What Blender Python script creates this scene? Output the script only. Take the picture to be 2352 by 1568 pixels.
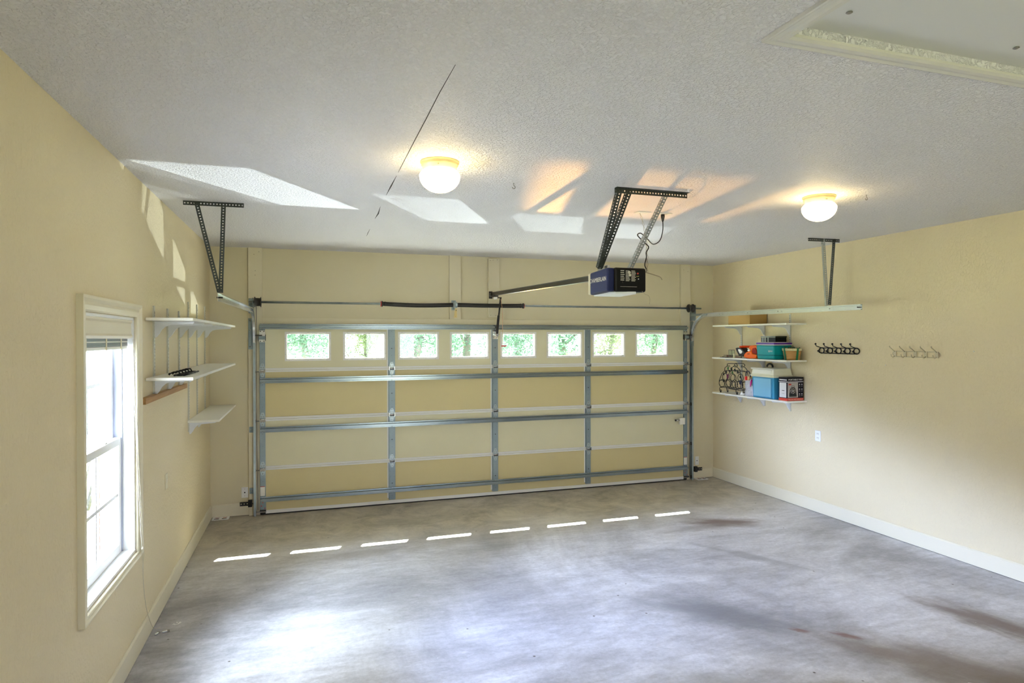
import bpy, math, random
from mathutils import Vector, Matrix
R = math.radians
random.seed(7)
for o in list(bpy.data.objects):
    bpy.data.objects.remove(o, do_unlink=True)
SC = bpy.context.scene
COL = SC.collection

# ------------------------------------------------------------------ camera
cam_d = bpy.data.cameras.new('camera')
cam_d.sensor_width = 36.0
cam_d.lens = 1446.86 * 36.0 / 2352.0
cam_d.clip_start = 0.05
cam_d.clip_end = 300
cam = bpy.data.objects.new('camera', cam_d)
COL.objects.link(cam)
yaw, pit, rol = 0.3144, -0.0050, -0.0023
F = Vector((math.sin(yaw) * math.cos(pit), math.cos(yaw) * math.cos(pit), math.sin(pit)))
Rt = F.cross(Vector((0, 0, 1))).normalized()
Up = Rt.cross(F)
R2 = Rt * math.cos(rol) + Up * math.sin(rol)
U2 = Up * math.cos(rol) - Rt * math.sin(rol)
M = Matrix((R2, U2, -F)).transposed().to_4x4()
M.translation = Vector((0.5035, -7.5794, 1.9611))
cam.matrix_world = M
SC.camera = cam

# ------------------------------------------------------------------ colour management, sky, sun
SC.view_settings.view_transform = 'Standard'
SC.view_settings.look = 'None'
SC.view_settings.gamma = 1.0
SC.view_settings.use_curve_mapping = False
SC.view_settings.exposure = 0.15

XL, XR, H, YB = -0.511, 5.952, 2.976, -9.6
world = bpy.data.worlds.new('sky')
SC.world = world
world.use_nodes = True
bg = world.node_tree.nodes['Background']
bg.inputs['Color'].default_value = (0.90, 0.93, 1.12, 1)
bg.inputs['Strength'].default_value = 10.0


def lamp(name, kind, loc, target=None, energy=100, color=(1, 1, 1), **kw):
    d = bpy.data.lights.new(name, kind)
    d.energy = energy
    d.color = color
    for k, v in kw.items():
        setattr(d, k, v)
    o = bpy.data.objects.new(name, d)
    COL.objects.link(o)
    o.location = loc
    if target is not None:
        o.rotation_euler = (Vector(target) - Vector(loc)).to_track_quat('-Z', 'Y').to_euler()
    return o


SUN_DIR = Vector((-0.397, -1.0, -1.264))
lamp('sun', 'SUN', (3, 10, 12), Vector((3, 10, 12)) + SUN_DIR, 215.0, (1.0, 0.95, 0.86), angle=R(0.5))
# spot lamps standing in for sunlight thrown through the door windows by parked cars
GL = (0.93, 0.96, 1.0)
for nm, src, wx, e, sz in (('car_glint', (6.75, 5.95, -0.35), 2.405, 17500.0, 5.0), ('car_glint', (6.10, 5.20, -0.35), 3.038, 5200.0, 5.8),
                           ('car_glint', (5.85, 4.60, -0.35), 3.664, 1500.0, 6.6), ('car_glint', (5.84, 4.30, -0.35), 4.298, 2300.0, 7.0),
                           ('car_glint', (7.00, 5.90, -0.35), 1.144, 4600.0, 13.0)):
    lamp(nm, 'SPOT', src, (wx, -0.02, 1.876), e * 0.62, GL, shadow_soft_size=0.012, spot_size=R(sz), spot_blend=0.08)
lamp('amber_glint', 'SPOT', (4.65, 5.0, 0.27), (3.64, 0.0, 1.88), 4600.0, (1.0, 0.45, 0.10),
     shadow_soft_size=0.05, spot_size=R(13), spot_blend=0.5)
# area lamps added outside to boost the skylight through the side window
sky_w = lamp('sky_boost_west', 'AREA', (-6.4, -4.2, 2.9), None, 4100.0, (0.68, 0.80, 1.38),
             shape='RECTANGLE', size=3.9, size_y=0.6)
ax_ = Vector((0, 3.6, 1.0)).normalized(); nz_ = Vector((-1, 0, 0.12)).normalized(); ay_ = nz_.cross(ax_).normalized(); nz_ = ax_.cross(ay_)
mw_ = Matrix((ax_, ay_, nz_)).transposed().to_4x4(); mw_.translation = (-6.4, -4.2, 2.9)
sky_w.matrix_world = mw_
lamp('sky_boost_high', 'AREA', (-5.4, -7.0, 5.8), (-0.6, -3.65, 1.4), 3300.0, (0.76, 0.84, 1.08),
     shape='RECTANGLE', size=4.6, size_y=3.6)
lamp('sky_boost_overhead', 'AREA', (-3.3, -4.6, 6.2), (-0.6, -3.65, 1.4), 900.0, (0.80, 0.86, 1.06),
     shape='RECTANGLE', size=3.0, size_y=2.6)
# ------------------------------------------------------------------ materials
def sock(n, *names):
    for s in names:
        if s in n.inputs:
            return n.inputs[s]
    return None


def mat(name, col, rough=0.5, metal=0.0, bump=None, var=None, spec=None, emit=None, trans=0.0, alpha=None, coat=0.0):
    m = bpy.data.materials.new(name)
    m.use_nodes = True
    nt = m.node_tree
    b = nt.nodes['Principled BSDF']
    b.inputs['Base Color'].default_value = (*col, 1)
    b.inputs['Roughness'].default_value = rough
    b.inputs['Metallic'].default_value = metal
    if spec is not None:
        sock(b, 'Specular IOR Level', 'Specular').default_value = spec
    if trans:
        sock(b, 'Transmission Weight', 'Transmission').default_value = trans
    if coat:
        sock(b, 'Coat Weight', 'Clearcoat').default_value = coat
    if alpha is not None:
        b.inputs['Alpha'].default_value = alpha
    if emit:
        sock(b, 'Emission Color', 'Emission').default_value = (*emit[0], 1)
        b.inputs['Emission Strength'].default_value = emit[1]
    tc = None
    if bump or var:
        tc = nt.nodes.new('ShaderNodeTexCoord')
    if var:  # (scale, other colour, contrast)
        n = nt.nodes.new('ShaderNodeTexNoise')
        n.inputs['Scale'].default_value = var[0]
        n.inputs['Detail'].default_value = 5
        nt.links.new(tc.outputs['Object'], n.inputs['Vector'])
        r = nt.nodes.new('ShaderNodeValToRGB')
        r.color_ramp.elements[0].position = 0.5 - var[2]
        r.color_ramp.elements[1].position = 0.5 + var[2]
        r.color_ramp.elements[0].color = (*col, 1)
        r.color_ramp.elements[1].color = (*var[1], 1)
        nt.links.new(n.outputs['Fac'], r.inputs['Fac'])
        nt.links.new(r.outputs['Color'], b.inputs['Base Color'])
    if bump:  # (scale, strength, distance, detail)
        n = nt.nodes.new('ShaderNodeTexNoise')
        n.inputs['Scale'].default_value = bump[0]
        n.inputs['Detail'].default_value = bump[3] if len(bump) > 3 else 3
        nt.links.new(tc.outputs['Object'], n.inputs['Vector'])
        bp = nt.nodes.new('ShaderNodeBump')
        bp.inputs['Strength'].default_value = bump[1]
        bp.inputs['Distance'].default_value = bump[2]
        nt.links.new(n.outputs['Fac'], bp.inputs['Height'])
        nt.links.new(bp.outputs['Normal'], b.inputs['Normal'])
    return m


def textured_plaster(name, c0, c1, scale, dist, strength, stretch=(1, 1, 1), lo=0.42, hi=0.60):
    """paint over knockdown / orange peel plaster: flattened blobs in relief"""
    m = bpy.data.materials.new(name)
    m.use_nodes = True
    nt = m.node_tree
    b = nt.nodes['Principled BSDF']
    b.inputs['Roughness'].default_value = 0.62
    tc = nt.nodes.new('ShaderNodeTexCoord')
    mp = nt.nodes.new('ShaderNodeMapping')
    mp.inputs['Scale'].default_value = stretch
    nt.links.new(tc.outputs['Object'], mp.inputs['Vector'])
    n = nt.nodes.new('ShaderNodeTexNoise')
    n.inputs['Scale'].default_value = scale
    n.inputs['Detail'].default_value = 4
    n.inputs['Distortion'].default_value = 0.6
    nt.links.new(mp.outputs['Vector'], n.inputs['Vector'])
    r = nt.nodes.new('ShaderNodeValToRGB')
    r.color_ramp.elements[0].position = lo
    r.color_ramp.elements[1].position = hi
    nt.links.new(n.outputs['Fac'], r.inputs['Fac'])
    bp = nt.nodes.new('ShaderNodeBump')
    bp.inputs['Strength'].default_value = strength
    bp.inputs['Distance'].default_value = dist
    nt.links.new(r.outputs['Color'], bp.inputs['Height'])
    nt.links.new(bp.outputs['Normal'], b.inputs['Normal'])
    n2 = nt.nodes.new('ShaderNodeTexNoise')
    n2.inputs['Scale'].default_value = 1.3
    n2.inputs['Detail'].default_value = 3
    nt.links.new(tc.outputs['Object'], n2.inputs['Vector'])
    mx = nt.nodes.new('ShaderNodeMix')
    mx.data_type = 'RGBA'
    mx.inputs['A'].default_value = (*c0, 1)
    mx.inputs['B'].default_value = (*c1, 1)
    nt.links.new(n2.outputs['Fac'], mx.inputs['Factor'])
    nt.links.new(mx.outputs['Result'], b.inputs['Base Color'])
    return m


MT = {}
MT['wall'] = textured_plaster('cream_wall_paint', (0.69, 0.59, 0.375), (0.74, 0.64, 0.43), 62, 0.0028, 0.5, (1, 1, 0.6))
MT['wall_far'] = mat('cream_header_paint', (0.66, 0.59, 0.40), 0.6, var=(1.5, (0.70, 0.63, 0.44), 0.3), bump=(120, 0.12, 0.001))
MT['ceiling'] = textured_plaster('knockdown_ceiling_paint', (0.80, 0.785, 0.80), (0.84, 0.825, 0.84), 66, 0.006, 0.9, (1, 1, 1), 0.40, 0.56)
MT['trim'] = mat('cream_trim_paint', (0.74, 0.68, 0.51), 0.4)
MT['board'] = mat('cream_board_paint', (0.70, 0.63, 0.45), 0.5, var=(3, (0.73, 0.66, 0.48), 0.3))
MT['hatchtrim'] = mat('ceiling_trim_paint', (0.68, 0.66, 0.60), 0.4)
MT['hatch'] = mat('white_board', (0.72, 0.71, 0.69), 0.45, var=(1.2, (0.68, 0.68, 0.66), 0.3))
MT['white'] = mat('white_vinyl', (0.85, 0.85, 0.84), 0.35)
MT['plate'] = mat('ivory_plastic', (0.82, 0.80, 0.72), 0.35)
MT['dark'] = mat('dark_gap', (0.02, 0.018, 0.015), 0.8)
MT['screw'] = mat('dull_screw', (0.30, 0.28, 0.24), 0.4, 0.8)
MT['steel'] = mat('galvanized_steel', (0.40, 0.46, 0.48), 0.36, 0.85, var=(14, (0.30, 0.36, 0.39), 0.25))
MT['stile'] = mat('galvanized_stile', (0.19, 0.245, 0.28), 0.42, 0.45, var=(6, (0.26, 0.32, 0.34), 0.3))
MT['strut'] = mat('galvanized_strut', (0.30, 0.35, 0.38), 0.26, 0.9, var=(3, (0.20, 0.25, 0.28), 0.3))
MT['bright'] = mat('bright_zinc', (0.66, 0.69, 0.72), 0.25, 0.9)
MT['blacksteel'] = mat('black_oiled_steel', (0.018, 0.016, 0.016), 0.35, 0.3)
MT['drum'] = mat('cast_drum', (0.045, 0.042, 0.04), 0.45, 0.6)
MT['redpaint'] = mat('red_paint', (0.45, 0.03, 0.02), 0.4)
MT['doorA'] = mat('door_back_pale', (0.70, 0.66, 0.46), 0.55, var=(2.2, (0.67, 0.63, 0.43), 0.3), bump=(60, 0.1, 0.001))
MT['doorB'] = mat('door_back_tan', (0.62, 0.53, 0.285), 0.55, var=(2.2, (0.60, 0.51, 0.27), 0.3), bump=(60, 0.1, 0.001))
MT['lip'] = mat('white_section_rail', (0.78, 0.77, 0.74), 0.4)
MT['rubber'] = mat('black_rubber', (0.012, 0.012, 0.012), 0.7)
MT['angle'] = mat('dark_slotted_angle', (0.040, 0.048, 0.046), 0.42, 0.5, var=(20, (0.07, 0.08, 0.075), 0.3))
MT['anglelight'] = mat('zinc_slotted_angle', (0.42, 0.45, 0.44), 0.35, 0.8)
MT['shelf'] = mat('white_melamine', (0.84, 0.83, 0.76), 0.3)
MT['bracket'] = mat('white_enamel_bracket', (0.74, 0.76, 0.80), 0.35)
MT['standard'] = mat('grey_enamel_standard', (0.62, 0.62, 0.56), 0.35, 0.3)
MT['blackiron'] = mat('black_iron', (0.008, 0.008, 0.010), 0.45, 0.3)
MT['beigeiron'] = mat('cream_painted_iron', (0.56, 0.50, 0.34), 0.4)


def wood(name, c0, c1, scale=(2, 30, 30)):
    m = bpy.data.materials.new(name)
    m.use_nodes = True
    nt = m.node_tree
    b = nt.nodes['Principled BSDF']
    b.inputs['Roughness'].default_value = 0.55
    tc = nt.nodes.new('ShaderNodeTexCoord')
    mp = nt.nodes.new('ShaderNodeMapping')
    mp.inputs['Scale'].default_value = scale
    n = nt.nodes.new('ShaderNodeTexNoise')
    n.inputs['Scale'].default_value = 1.6
    n.inputs['Detail'].default_value = 6
    r = nt.nodes.new('ShaderNodeValToRGB')
    r.color_ramp.elements[0].position = 0.35
    r.color_ramp.elements[1].position = 0.65
    r.color_ramp.elements[0].color = (*c0, 1)
    r.color_ramp.elements[1].color = (*c1, 1)
    nt.links.new(tc.outputs['Object'], mp.inputs['Vector'])
    nt.links.new(mp.outputs['Vector'], n.inputs['Vector'])
    nt.links.new(n.outputs['Fac'], r.inputs['Fac'])
    nt.links.new(r.outputs['Color'], b.inputs['Base Color'])
    return m


MT['wood'] = wood('varnished_pine', (0.30, 0.15, 0.045), (0.42, 0.23, 0.08), (30, 2, 30))
MT['card'] = mat('brown_cardboard', (0.36, 0.22, 0.07), 0.8)
MT['splint'] = wood('basket_splint', (0.36, 0.18, 0.05), (0.50, 0.28, 0.09), (4, 4, 40))


def glass(name, tint=(0.95, 1.0, 0.98), gloss=0.06, rough=0.02):
    m = bpy.data.materials.new(name)
    m.use_nodes = True
    nt = m.node_tree
    nt.nodes.remove(nt.nodes['Principled BSDF'])
    out = nt.nodes['Material Output']
    t = nt.nodes.new('ShaderNodeBsdfTransparent')
    t.inputs['Color'].default_value = (*tint, 1)
    g = nt.nodes.new('ShaderNodeBsdfGlossy')
    g.inputs['Roughness'].default_value = rough
    lw = nt.nodes.new('ShaderNodeLayerWeight')
    lw.inputs['Blend'].default_value = 0.5
    pw_ = nt.nodes.new('ShaderNodeMath'); pw_.operation = 'POWER'; pw_.inputs[1].default_value = 5.0
    nt.links.new(lw.outputs['Facing'], pw_.inputs[0])
    f = nt.nodes.new('ShaderNodeMath'); f.operation = 'MULTIPLY_ADD'
    f.inputs[1].default_value = 0.6; f.inputs[2].default_value = 0.025
    nt.links.new(pw_.outputs[0], f.inputs[0])
    mx = nt.nodes.new('ShaderNodeMixShader')
    nt.links.new(f.outputs[0], mx.inputs['Fac'])
    nt.links.new(t.outputs['BSDF'], mx.inputs[1])
    nt.links.new(g.outputs['BSDF'], mx.inputs[2])
    nt.links.new(mx.outputs['Shader'], out.inputs['Surface'])
    return m


MT['glass'] = glass('window_glass')
MT['plasticfilm'] = mat('clear_crinkled_film', (0.80, 0.82, 0.88), 0.18, 0, bump=(45, 0.9, 0.01), alpha=0.55)


def concrete():
    m = bpy.data.materials.new('stained_concrete')
    m.use_nodes = True
    nt = m.node_tree
    N = nt.nodes.new
    L = nt.links.new
    b = nt.nodes['Principled BSDF']
    tc = N('ShaderNodeTexCoord')
    geo = N('ShaderNodeNewGeometry')
    pos = geo.outputs['Position']

    def noise(scale, detail=6, rough=0.6, vec=pos, dist=0.0):
        n = N('ShaderNodeTexNoise')
        n.inputs['Scale'].default_value = scale
        n.inputs['Detail'].default_value = detail
        n.inputs['Roughness'].default_value = rough
        n.inputs['Distortion'].default_value = dist
        L(vec, n.inputs['Vector'])
        return n.outputs['Fac']

    def ramp(src, p0, p1, c0=(0, 0, 0), c1=(1, 1, 1)):
        r = N('ShaderNodeValToRGB')
        r.color_ramp.elements[0].position = p0
        r.color_ramp.elements[1].position = p1
        r.color_ramp.elements[0].color = (*c0, 1)
        r.color_ramp.elements[1].color = (*c1, 1)
        L(src, r.inputs['Fac'])
        return r.outputs['Color']

    def mix(fac, a, c, mode='MIX'):
        x = N('ShaderNodeMix')
        x.data_type = 'RGBA'
        x.blend_type = mode
        if hasattr(fac, 'type'):
            L(fac, x.inputs['Factor'])
        else:
            x.inputs['Factor'].default_value = fac
        for s, v in (('A', a), ('B', c)):
            if hasattr(v, 'type'):
                L(v, x.inputs[s])
            else:
                x.inputs[s].default_value = (*v, 1)
        return x.outputs['Result']

    mp = N('ShaderNodeMapping')          # trowel and tyre drag, streaks along the bay
    mp.inputs['Rotation'].default_value = (0, 0, R(-28))
    mp.inputs['Scale'].default_value = (1.0, 3.2, 1)
    L(pos, mp.inputs['Vector'])
    base = ramp(noise(0.55, 8, 0.62, pos, 0.7), 0.40, 0.60, (0.43, 0.425, 0.455), (0.88, 0.875, 0.92))
    streak = ramp(noise(1.4, 8, 0.7, mp.outputs['Vector'], 0.4), 0.30, 0.62, (0.70, 0.69, 0.69), (1, 1, 1))
    col = mix(1.0, base, streak, 'MULTIPLY')
    fine = ramp(noise(30, 7, 0.8), 0.36, 0.60, (0.80, 0.80, 0.80), (1, 1, 1))
    mott = ramp(noise(5.5, 9, 0.75, mp.outputs['Vector'], 0.5), 0.34, 0.60, (0.80, 0.79, 0.78), (1, 1, 1))
    col = mix(1.0, col, mott, 'MULTIPLY')
    col = mix(1.0, col, fine, 'MULTIPLY')
    # darker, browner concrete inside the door: own tone plus shade painted in
    sx = N('ShaderNodeSeparateXYZ')
    L(pos, sx.inputs['Vector'])
    wob = noise(1.1, 5, 0.6)
    ad = N('ShaderNodeMath'); ad.operation = 'MULTIPLY_ADD'
    L(wob, ad.inputs[0]); ad.inputs[1].default_value = 1.0
    L(sx.outputs['Y'], ad.inputs[2])
    band = ramp(ad.outputs[0], 0.0, 1.0)
    mr = N('ShaderNodeMapRange')
    L(ad.outputs[0], mr.inputs['Value'])
    mr.inputs['From Min'].default_value = -1.35
    mr.inputs['From Max'].default_value = -0.45
    mr.inputs['To Min'].default_value = 0
    mr.inputs['To Max'].default_value = 0.85
    col = mix(mr.outputs['Result'], col, mix(1.0, (0.55, 0.49, 0.38), ramp(noise(2.8, 10, 0.78, pos, 0.6), 0.36, 0.62, (0.42, 0.40, 0.37), (1, 1, 1)), 'MULTIPLY'))
    # individual oil and rust stains (centre x, y, radii, angle, colour, strength)
    stains = [(4.72, -1.92, 0.52, 0.17, -20, (0.16, 0.10, 0.085), 0.85), (4.35, -2.0, 0.55, 0.12, 0, (0.20, 0.17, 0.17), 0.5),
              (4.98, -4.50, 0.62, 0.20, -75, (0.15, 0.10, 0.085), 0.9), (4.15, -4.85, 0.85, 0.30, -55, (0.17, 0.12, 0.09), 0.8),
              (4.6, -5.3, 0.9, 0.45, -40, (0.17, 0.13, 0.10), 0.7), (3.35, -5.0, 0.8, 0.35, -30, (0.18, 0.15, 0.10), 0.6),
              (3.30, -3.80, 0.75, 0.22, -45, (0.22, 0.22, 0.24), 0.75), (2.7, -4.6, 0.5, 0.25, -30, (0.24, 0.23, 0.2), 0.5),
              (3.64, -4.17, 0.08, 0.035, -45, (0.22, 0.12, 0.10), 0.9), (3.88, -4.33, 0.13, 0.04, -50, (0.19, 0.10, 0.09), 0.9),
              (4.3, -2.9, 0.7, 0.10, -60, (0.24, 0.24, 0.26), 0.55), (0.9, -1.7, 0.6, 0.10, 5, (0.25, 0.22, 0.2), 0.45),
              (1.7, -0.8, 1.2, 0.2, 3, (0.2, 0.17, 0.12), 0.4), (2.15, -1.9, 0.35, 0.12, 0, (0.2, 0.2, 0.2), 0.4)]
    for (cx, cy, rx, ry, ang, c, s) in stains:
        m2 = N('ShaderNodeMapping')
        m2.vector_type = 'TEXTURE'
        m2.inputs['Location'].default_value = (cx, cy, 0)
        m2.inputs['Rotation'].default_value = (0, 0, R(ang))
        m2.inputs['Scale'].default_value = (rx, ry, 1)
        L(pos, m2.inputs['Vector'])
        nn = N('ShaderNodeTexNoise')
        nn.inputs['Scale'].default_value = 1.8
        nn.inputs['Detail'].default_value = 5
        L(m2.outputs['Vector'], nn.inputs['Vector'])
        vl = N('ShaderNodeVectorMath')
        vl.operation = 'LENGTH'
        L(m2.outputs['Vector'], vl.inputs[0])
        ma = N('ShaderNodeMath'); ma.operation = 'MULTIPLY_ADD'
        L(nn.outputs['Fac'], ma.inputs[0]); ma.inputs[1].default_value = 1.3
        L(vl.outputs['Value'], ma.inputs[2])
        q = N('ShaderNodeMapRange')
        q.interpolation_type = 'SMOOTHSTEP'
        L(ma.outputs[0], q.inputs['Value'])
        q.inputs['From Min'].default_value = 0.9
        q.inputs['From Max'].default_value = 1.75
        q.inputs['To Min'].default_value = s
        q.inputs['To Max'].default_value = 0
        col = mix(q.outputs['Result'], col, c)
    # scattered dark and pale specks of grit
    v = N('ShaderNodeTexVoronoi')
    v.inputs['Scale'].default_value = 4.2
    L(pos, v.inputs['Vector'])
    spk = ramp(v.outputs['Distance'], 0.022, 0.045, (1, 1, 1), (0, 0, 0))
    col = mix(spk, col, (0.10, 0.08, 0.07))
    v2 = N('ShaderNodeTexVoronoi')
    v2.inputs['Scale'].default_value = 3.7
    L(mp.outputs['Vector'], v2.inputs['Vector'])
    spk2 = ramp(v2.outputs['Distance'], 0.012, 0.022, (1, 1, 1), (0, 0, 0))
    col = mix(spk2, col, (0.85, 0.85, 0.88))
    L(col, b.inputs['Base Color'])
    rr = ramp(noise(1.0, 4), 0.3, 0.7, (0.30, 0.30, 0.30), (0.50, 0.50, 0.50))
    L(rr, b.inputs['Roughness'])
    bp = N('ShaderNodeBump')
    bp.inputs['Strength'].default_value = 0.12
    bp.inputs['Distance'].default_value = 0.002
    L(noise(40, 4), bp.inputs['Height'])
    L(bp.outputs['Normal'], b.inputs['Normal'])
    return m


MT['floor'] = concrete()


def brick_mat():
    m = bpy.data.materials.new('red_brick')
    m.use_nodes = True
    nt = m.node_tree
    b = nt.nodes['Principled BSDF']
    b.inputs['Roughness'].default_value = 0.85
    tc = nt.nodes.new('ShaderNodeTexCoord')
    mp = nt.nodes.new('ShaderNodeMapping')
    mp.inputs['Rotation'].default_value = (R(90), 0, 0)
    nt.links.new(tc.outputs['Object'], mp.inputs['Vector'])
    k = nt.nodes.new('ShaderNodeTexBrick')
    k.inputs['Scale'].default_value = 1
    k.inputs['Brick Width'].default_value = 0.2
    k.inputs['Row Height'].default_value = 0.068
    k.inputs['Mortar Size'].default_value = 0.006
    k.inputs['Color1'].default_value = (0.16, 0.05, 0.04, 1)
    k.inputs['Color2'].default_value = (0.20, 0.08, 0.06, 1)
    k.inputs['Mortar'].default_value = (0.3, 0.28, 0.26, 1)
    nt.links.new(mp.outputs['Vector'], k.inputs['Vector'])
    nt.links.new(k.outputs['Color'], b.inputs['Base Color'])
    return m


MT['brick'] = brick_mat()


# ------------------------------------------------------------------ mesh helpers
class MB:
    def __init__(s):
        s.v = []; s.f = []; s.m = []; s.sm = []

    def _add(s, vs, fs, m=0, sm=False):
        b = len(s.v)
        s.v += [tuple(p) for p in vs]
        for f in fs:
            s.f.append([i + b for i in f]); s.m.append(m); s.sm.append(sm)
        return s

    def box(s, x0, x1, y0, y1, z0, z1, m=0):
        vs = [(x, y, z) for x in (x0, x1) for y in (y0, y1) for z in (z0, z1)]
        return s._add(vs, [(0, 1, 3, 2), (4, 6, 7, 5), (0, 4, 5, 1), (2, 3, 7, 6), (0, 2, 6, 4), (1, 5, 7, 3)], m)

    def obox(s, p0, p1, w, t, up=(0, 0, 1), m=0):
        """bar of section w x t from p0 to p1"""
        p0 = Vector(p0); p1 = Vector(p1)
        d = (p1 - p0).normalized()
        a = d.cross(Vector(up)).normalized(); c = a.cross(d)
        vs = []
        for p in (p0, p1):
            for i, j in ((-1, -1), (1, -1), (1, 1), (-1, 1)):
                vs.append(p + a * (i * w / 2) + c * (j * t / 2))
        return s._add(vs, [(0, 1, 2, 3), (7, 6, 5, 4), (0, 4, 5, 1), (1, 5, 6, 2), (2, 6, 7, 3), (3, 7, 4, 0)], m)

    def frames(s, pts, closed=False):
        P = [Vector(p) for p in pts]
        n = len(P)
        T = []
        for i in range(n):
            a = P[(i - 1) % n] if (closed or i > 0) else P[i]
            b = P[(i + 1) % n] if (closed or i < n - 1) else P[i]
            T.append((b - a).normalized())
        ref = Vector((0, 0, 1)) if abs(T[0].z) < 0.9 else Vector((1, 0, 0))
        N = (ref - T[0] * ref.dot(T[0])).normalized()
        out = []
        for i in range(n):
            N = (N - T[i] * N.dot(T[i])).normalized()
            out.append((P[i], N, T[i].cross(N)))
        return out

    def tube(s, pts, r, n=8, m=0, closed=False, sm=True):
        fr = s.frames(pts, closed)
        rs = r if isinstance(r, (list, tuple)) else [r] * len(fr)
        vs = []; fs = []
        for (p, a, b), rr in zip(fr, rs):
            for k in range(n):
                t = 2 * math.pi * k / n
                vs.append(p + a * (rr * math.cos(t)) + b * (rr * math.sin(t)))
        c = len(fr)
        for i in range(c if closed else c - 1):
            j = (i + 1) % c
            for k in range(n):
                l = (k + 1) % n
                fs.append((i * n + k, i * n + l, j * n + l, j * n + k))
        if not closed:
            fs.append(tuple(range(n - 1, -1, -1)))
            fs.append(tuple((c - 1) * n + k for k in range(n)))
        return s._add(vs, fs, m, sm)

    def cyl(s, p0, p1, r, n=16, m=0, r2=None, sm=True):
        return s.tube([p0, p1], [r, r if r2 is None else r2], n, m, sm=sm)

    def lathe(s, prof, c, axis='z', n=24, m=0, sm=True, sx=1, sy=1):
        c = Vector(c)
        vs = []; fs = []
        for r, h in prof:
            for k in range(n):
                t = 2 * math.pi * k / n
                a, b = r * math.cos(t) * sx, r * math.sin(t) * sy
                vs.append(c + {'z': Vector((a, b, h)), 'x': Vector((h, a, b)), 'y': Vector((b, h, a))}[axis])
        for i in range(len(prof) - 1):
            for k in range(n):
                l = (k + 1) % n
                fs.append((i * n + k, i * n + l, (i + 1) * n + l, (i + 1) * n + k))
        if prof[0][0] > 1e-6: fs.append(tuple(range(n - 1, -1, -1)))
        if prof[-1][0] > 1e-6: fs.append(tuple((len(prof) - 1) * n + k for k in range(n)))
        return s._add(vs, fs, m, sm)

    def prism(s, poly, fn, t0, t1, m=0):
        n = len(poly)
        vs = [fn(u, v, t0) for u, v in poly] + [fn(u, v, t1) for u, v in poly]
        fs = [tuple(range(n)), tuple(range(2 * n - 1, n - 1, -1))]
        for i in range(n):
            j = (i + 1) % n
            fs.append((i, i + n, j + n, j))
        return s._add(vs, fs, m)

    def path_sweep(s, path, prof, m=0, caps=True, sm=False):
        """path: list of (P, A, B) frames; prof: closed loop of (a, b)"""
        n = len(prof)
        vs = []; fs = []
        for P, A, B in path:
            for a, b in prof:
                vs.append(Vector(P) + Vector(A) * a + Vector(B) * b)
        for i in range(len(path) - 1):
            for k in range(n):
                l = (k + 1) % n
                fs.append((i * n + k, i * n + l, (i + 1) * n + l, (i + 1) * n + k))
        if caps:
            fs.append(tuple(range(n - 1, -1, -1)))
            fs.append(tuple((len(path) - 1) * n + k for k in range(n)))
        return s._add(vs, fs, m, sm)

    def disc(s, c, nrm, r, n=10, m=0):
        c = Vector(c); nrm = Vector(nrm).normalized()
        ref = Vector((0, 0, 1)) if abs(nrm.z) < 0.9 else Vector((1, 0, 0))
        a = nrm.cross(ref).normalized(); b = nrm.cross(a)
        return s._add([c + a * (r * math.cos(2 * math.pi * k / n)) + b * (r * math.sin(2 * math.pi * k / n)) for k in range(n)], [tuple(range(n))], m)

    def perf(s, p, dl, dw, L, w, pitch, r, th, m=0):
        """perforated strip: p corner, dl along, dw across; a row of round holes"""
        p = Vector(p); dl = Vector(dl).normalized(); dw = Vector(dw).normalized(); dn = dl.cross(dw).normalized()
        cells = max(1, round(L / pitch)); q = L / cells
        for c in range(cells):
            o = p + dl * (c * q)
            pts = []
            cx, cy = q / 2, w / 2
            out = [(q, cy), (q, w), (cx, w), (0, w), (0, cy), (0, 0), (cx, 0), (q, 0)]
            inn = [(cx + r * math.cos(math.pi * k / 4), cy + r * math.sin(math.pi * k / 4)) for k in range(8)]
            vs = []
            for off in (0, th):
                vs += [o + dl * a + dw * b + dn * off for a, b in out]
                vs += [o + dl * a + dw * b + dn * off for a, b in inn]
            fs = []
            for k in range(8):
                l = (k + 1) % 8
                fs.append((k, l, 8 + l, 8 + k))
                fs.append((16 + l, 16 + k, 24 + k, 24 + l))
                fs.append((8 + k, 8 + l, 24 + l, 24 + k))
                if (k in (1, 2, 5, 6)) or (k in (0, 7) and c == cells - 1) or (k in (3, 4) and c == 0):
                    fs.append((l, k, 16 + k, 16 + l))
            s._add(vs, fs, m)
        return s

    def build(s, name, mats, parent=None, bevel=0, seg=2, origin=None):
        if not isinstance(mats, (list, tuple)): mats = [mats]
        mats = [MT[x] if isinstance(x, str) else x for x in mats]
        if parent is not None:
            org = world_loc(parent)
        elif origin is not None:
            org = Vector(origin)
        else:
            xs = [v[0] for v in s.v]; ys = [v[1] for v in s.v]; zs = [v[2] for v in s.v]
            org = Vector(((min(xs) + max(xs)) / 2, (min(ys) + max(ys)) / 2, min(zs)))
        me = bpy.data.meshes.new(name)
        me.from_pydata([tuple(Vector(v) - org) for v in s.v], [], s.f)
        for x in mats: me.materials.append(x)
        me.polygons.foreach_set('material_index', s.m)
        me.polygons.foreach_set('use_smooth', s.sm)
        me.update()
        o = bpy.data.objects.new(name, me)
        COL.objects.link(o)
        if parent is not None:
            o.parent = parent
        else:
            o.location = org
        if bevel:
            b = o.modifiers.new('bevel', 'BEVEL')
            b.width = bevel; b.segments = seg; b.limit_method = 'ANGLE'; b.angle_limit = R(40)
        return o


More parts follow.
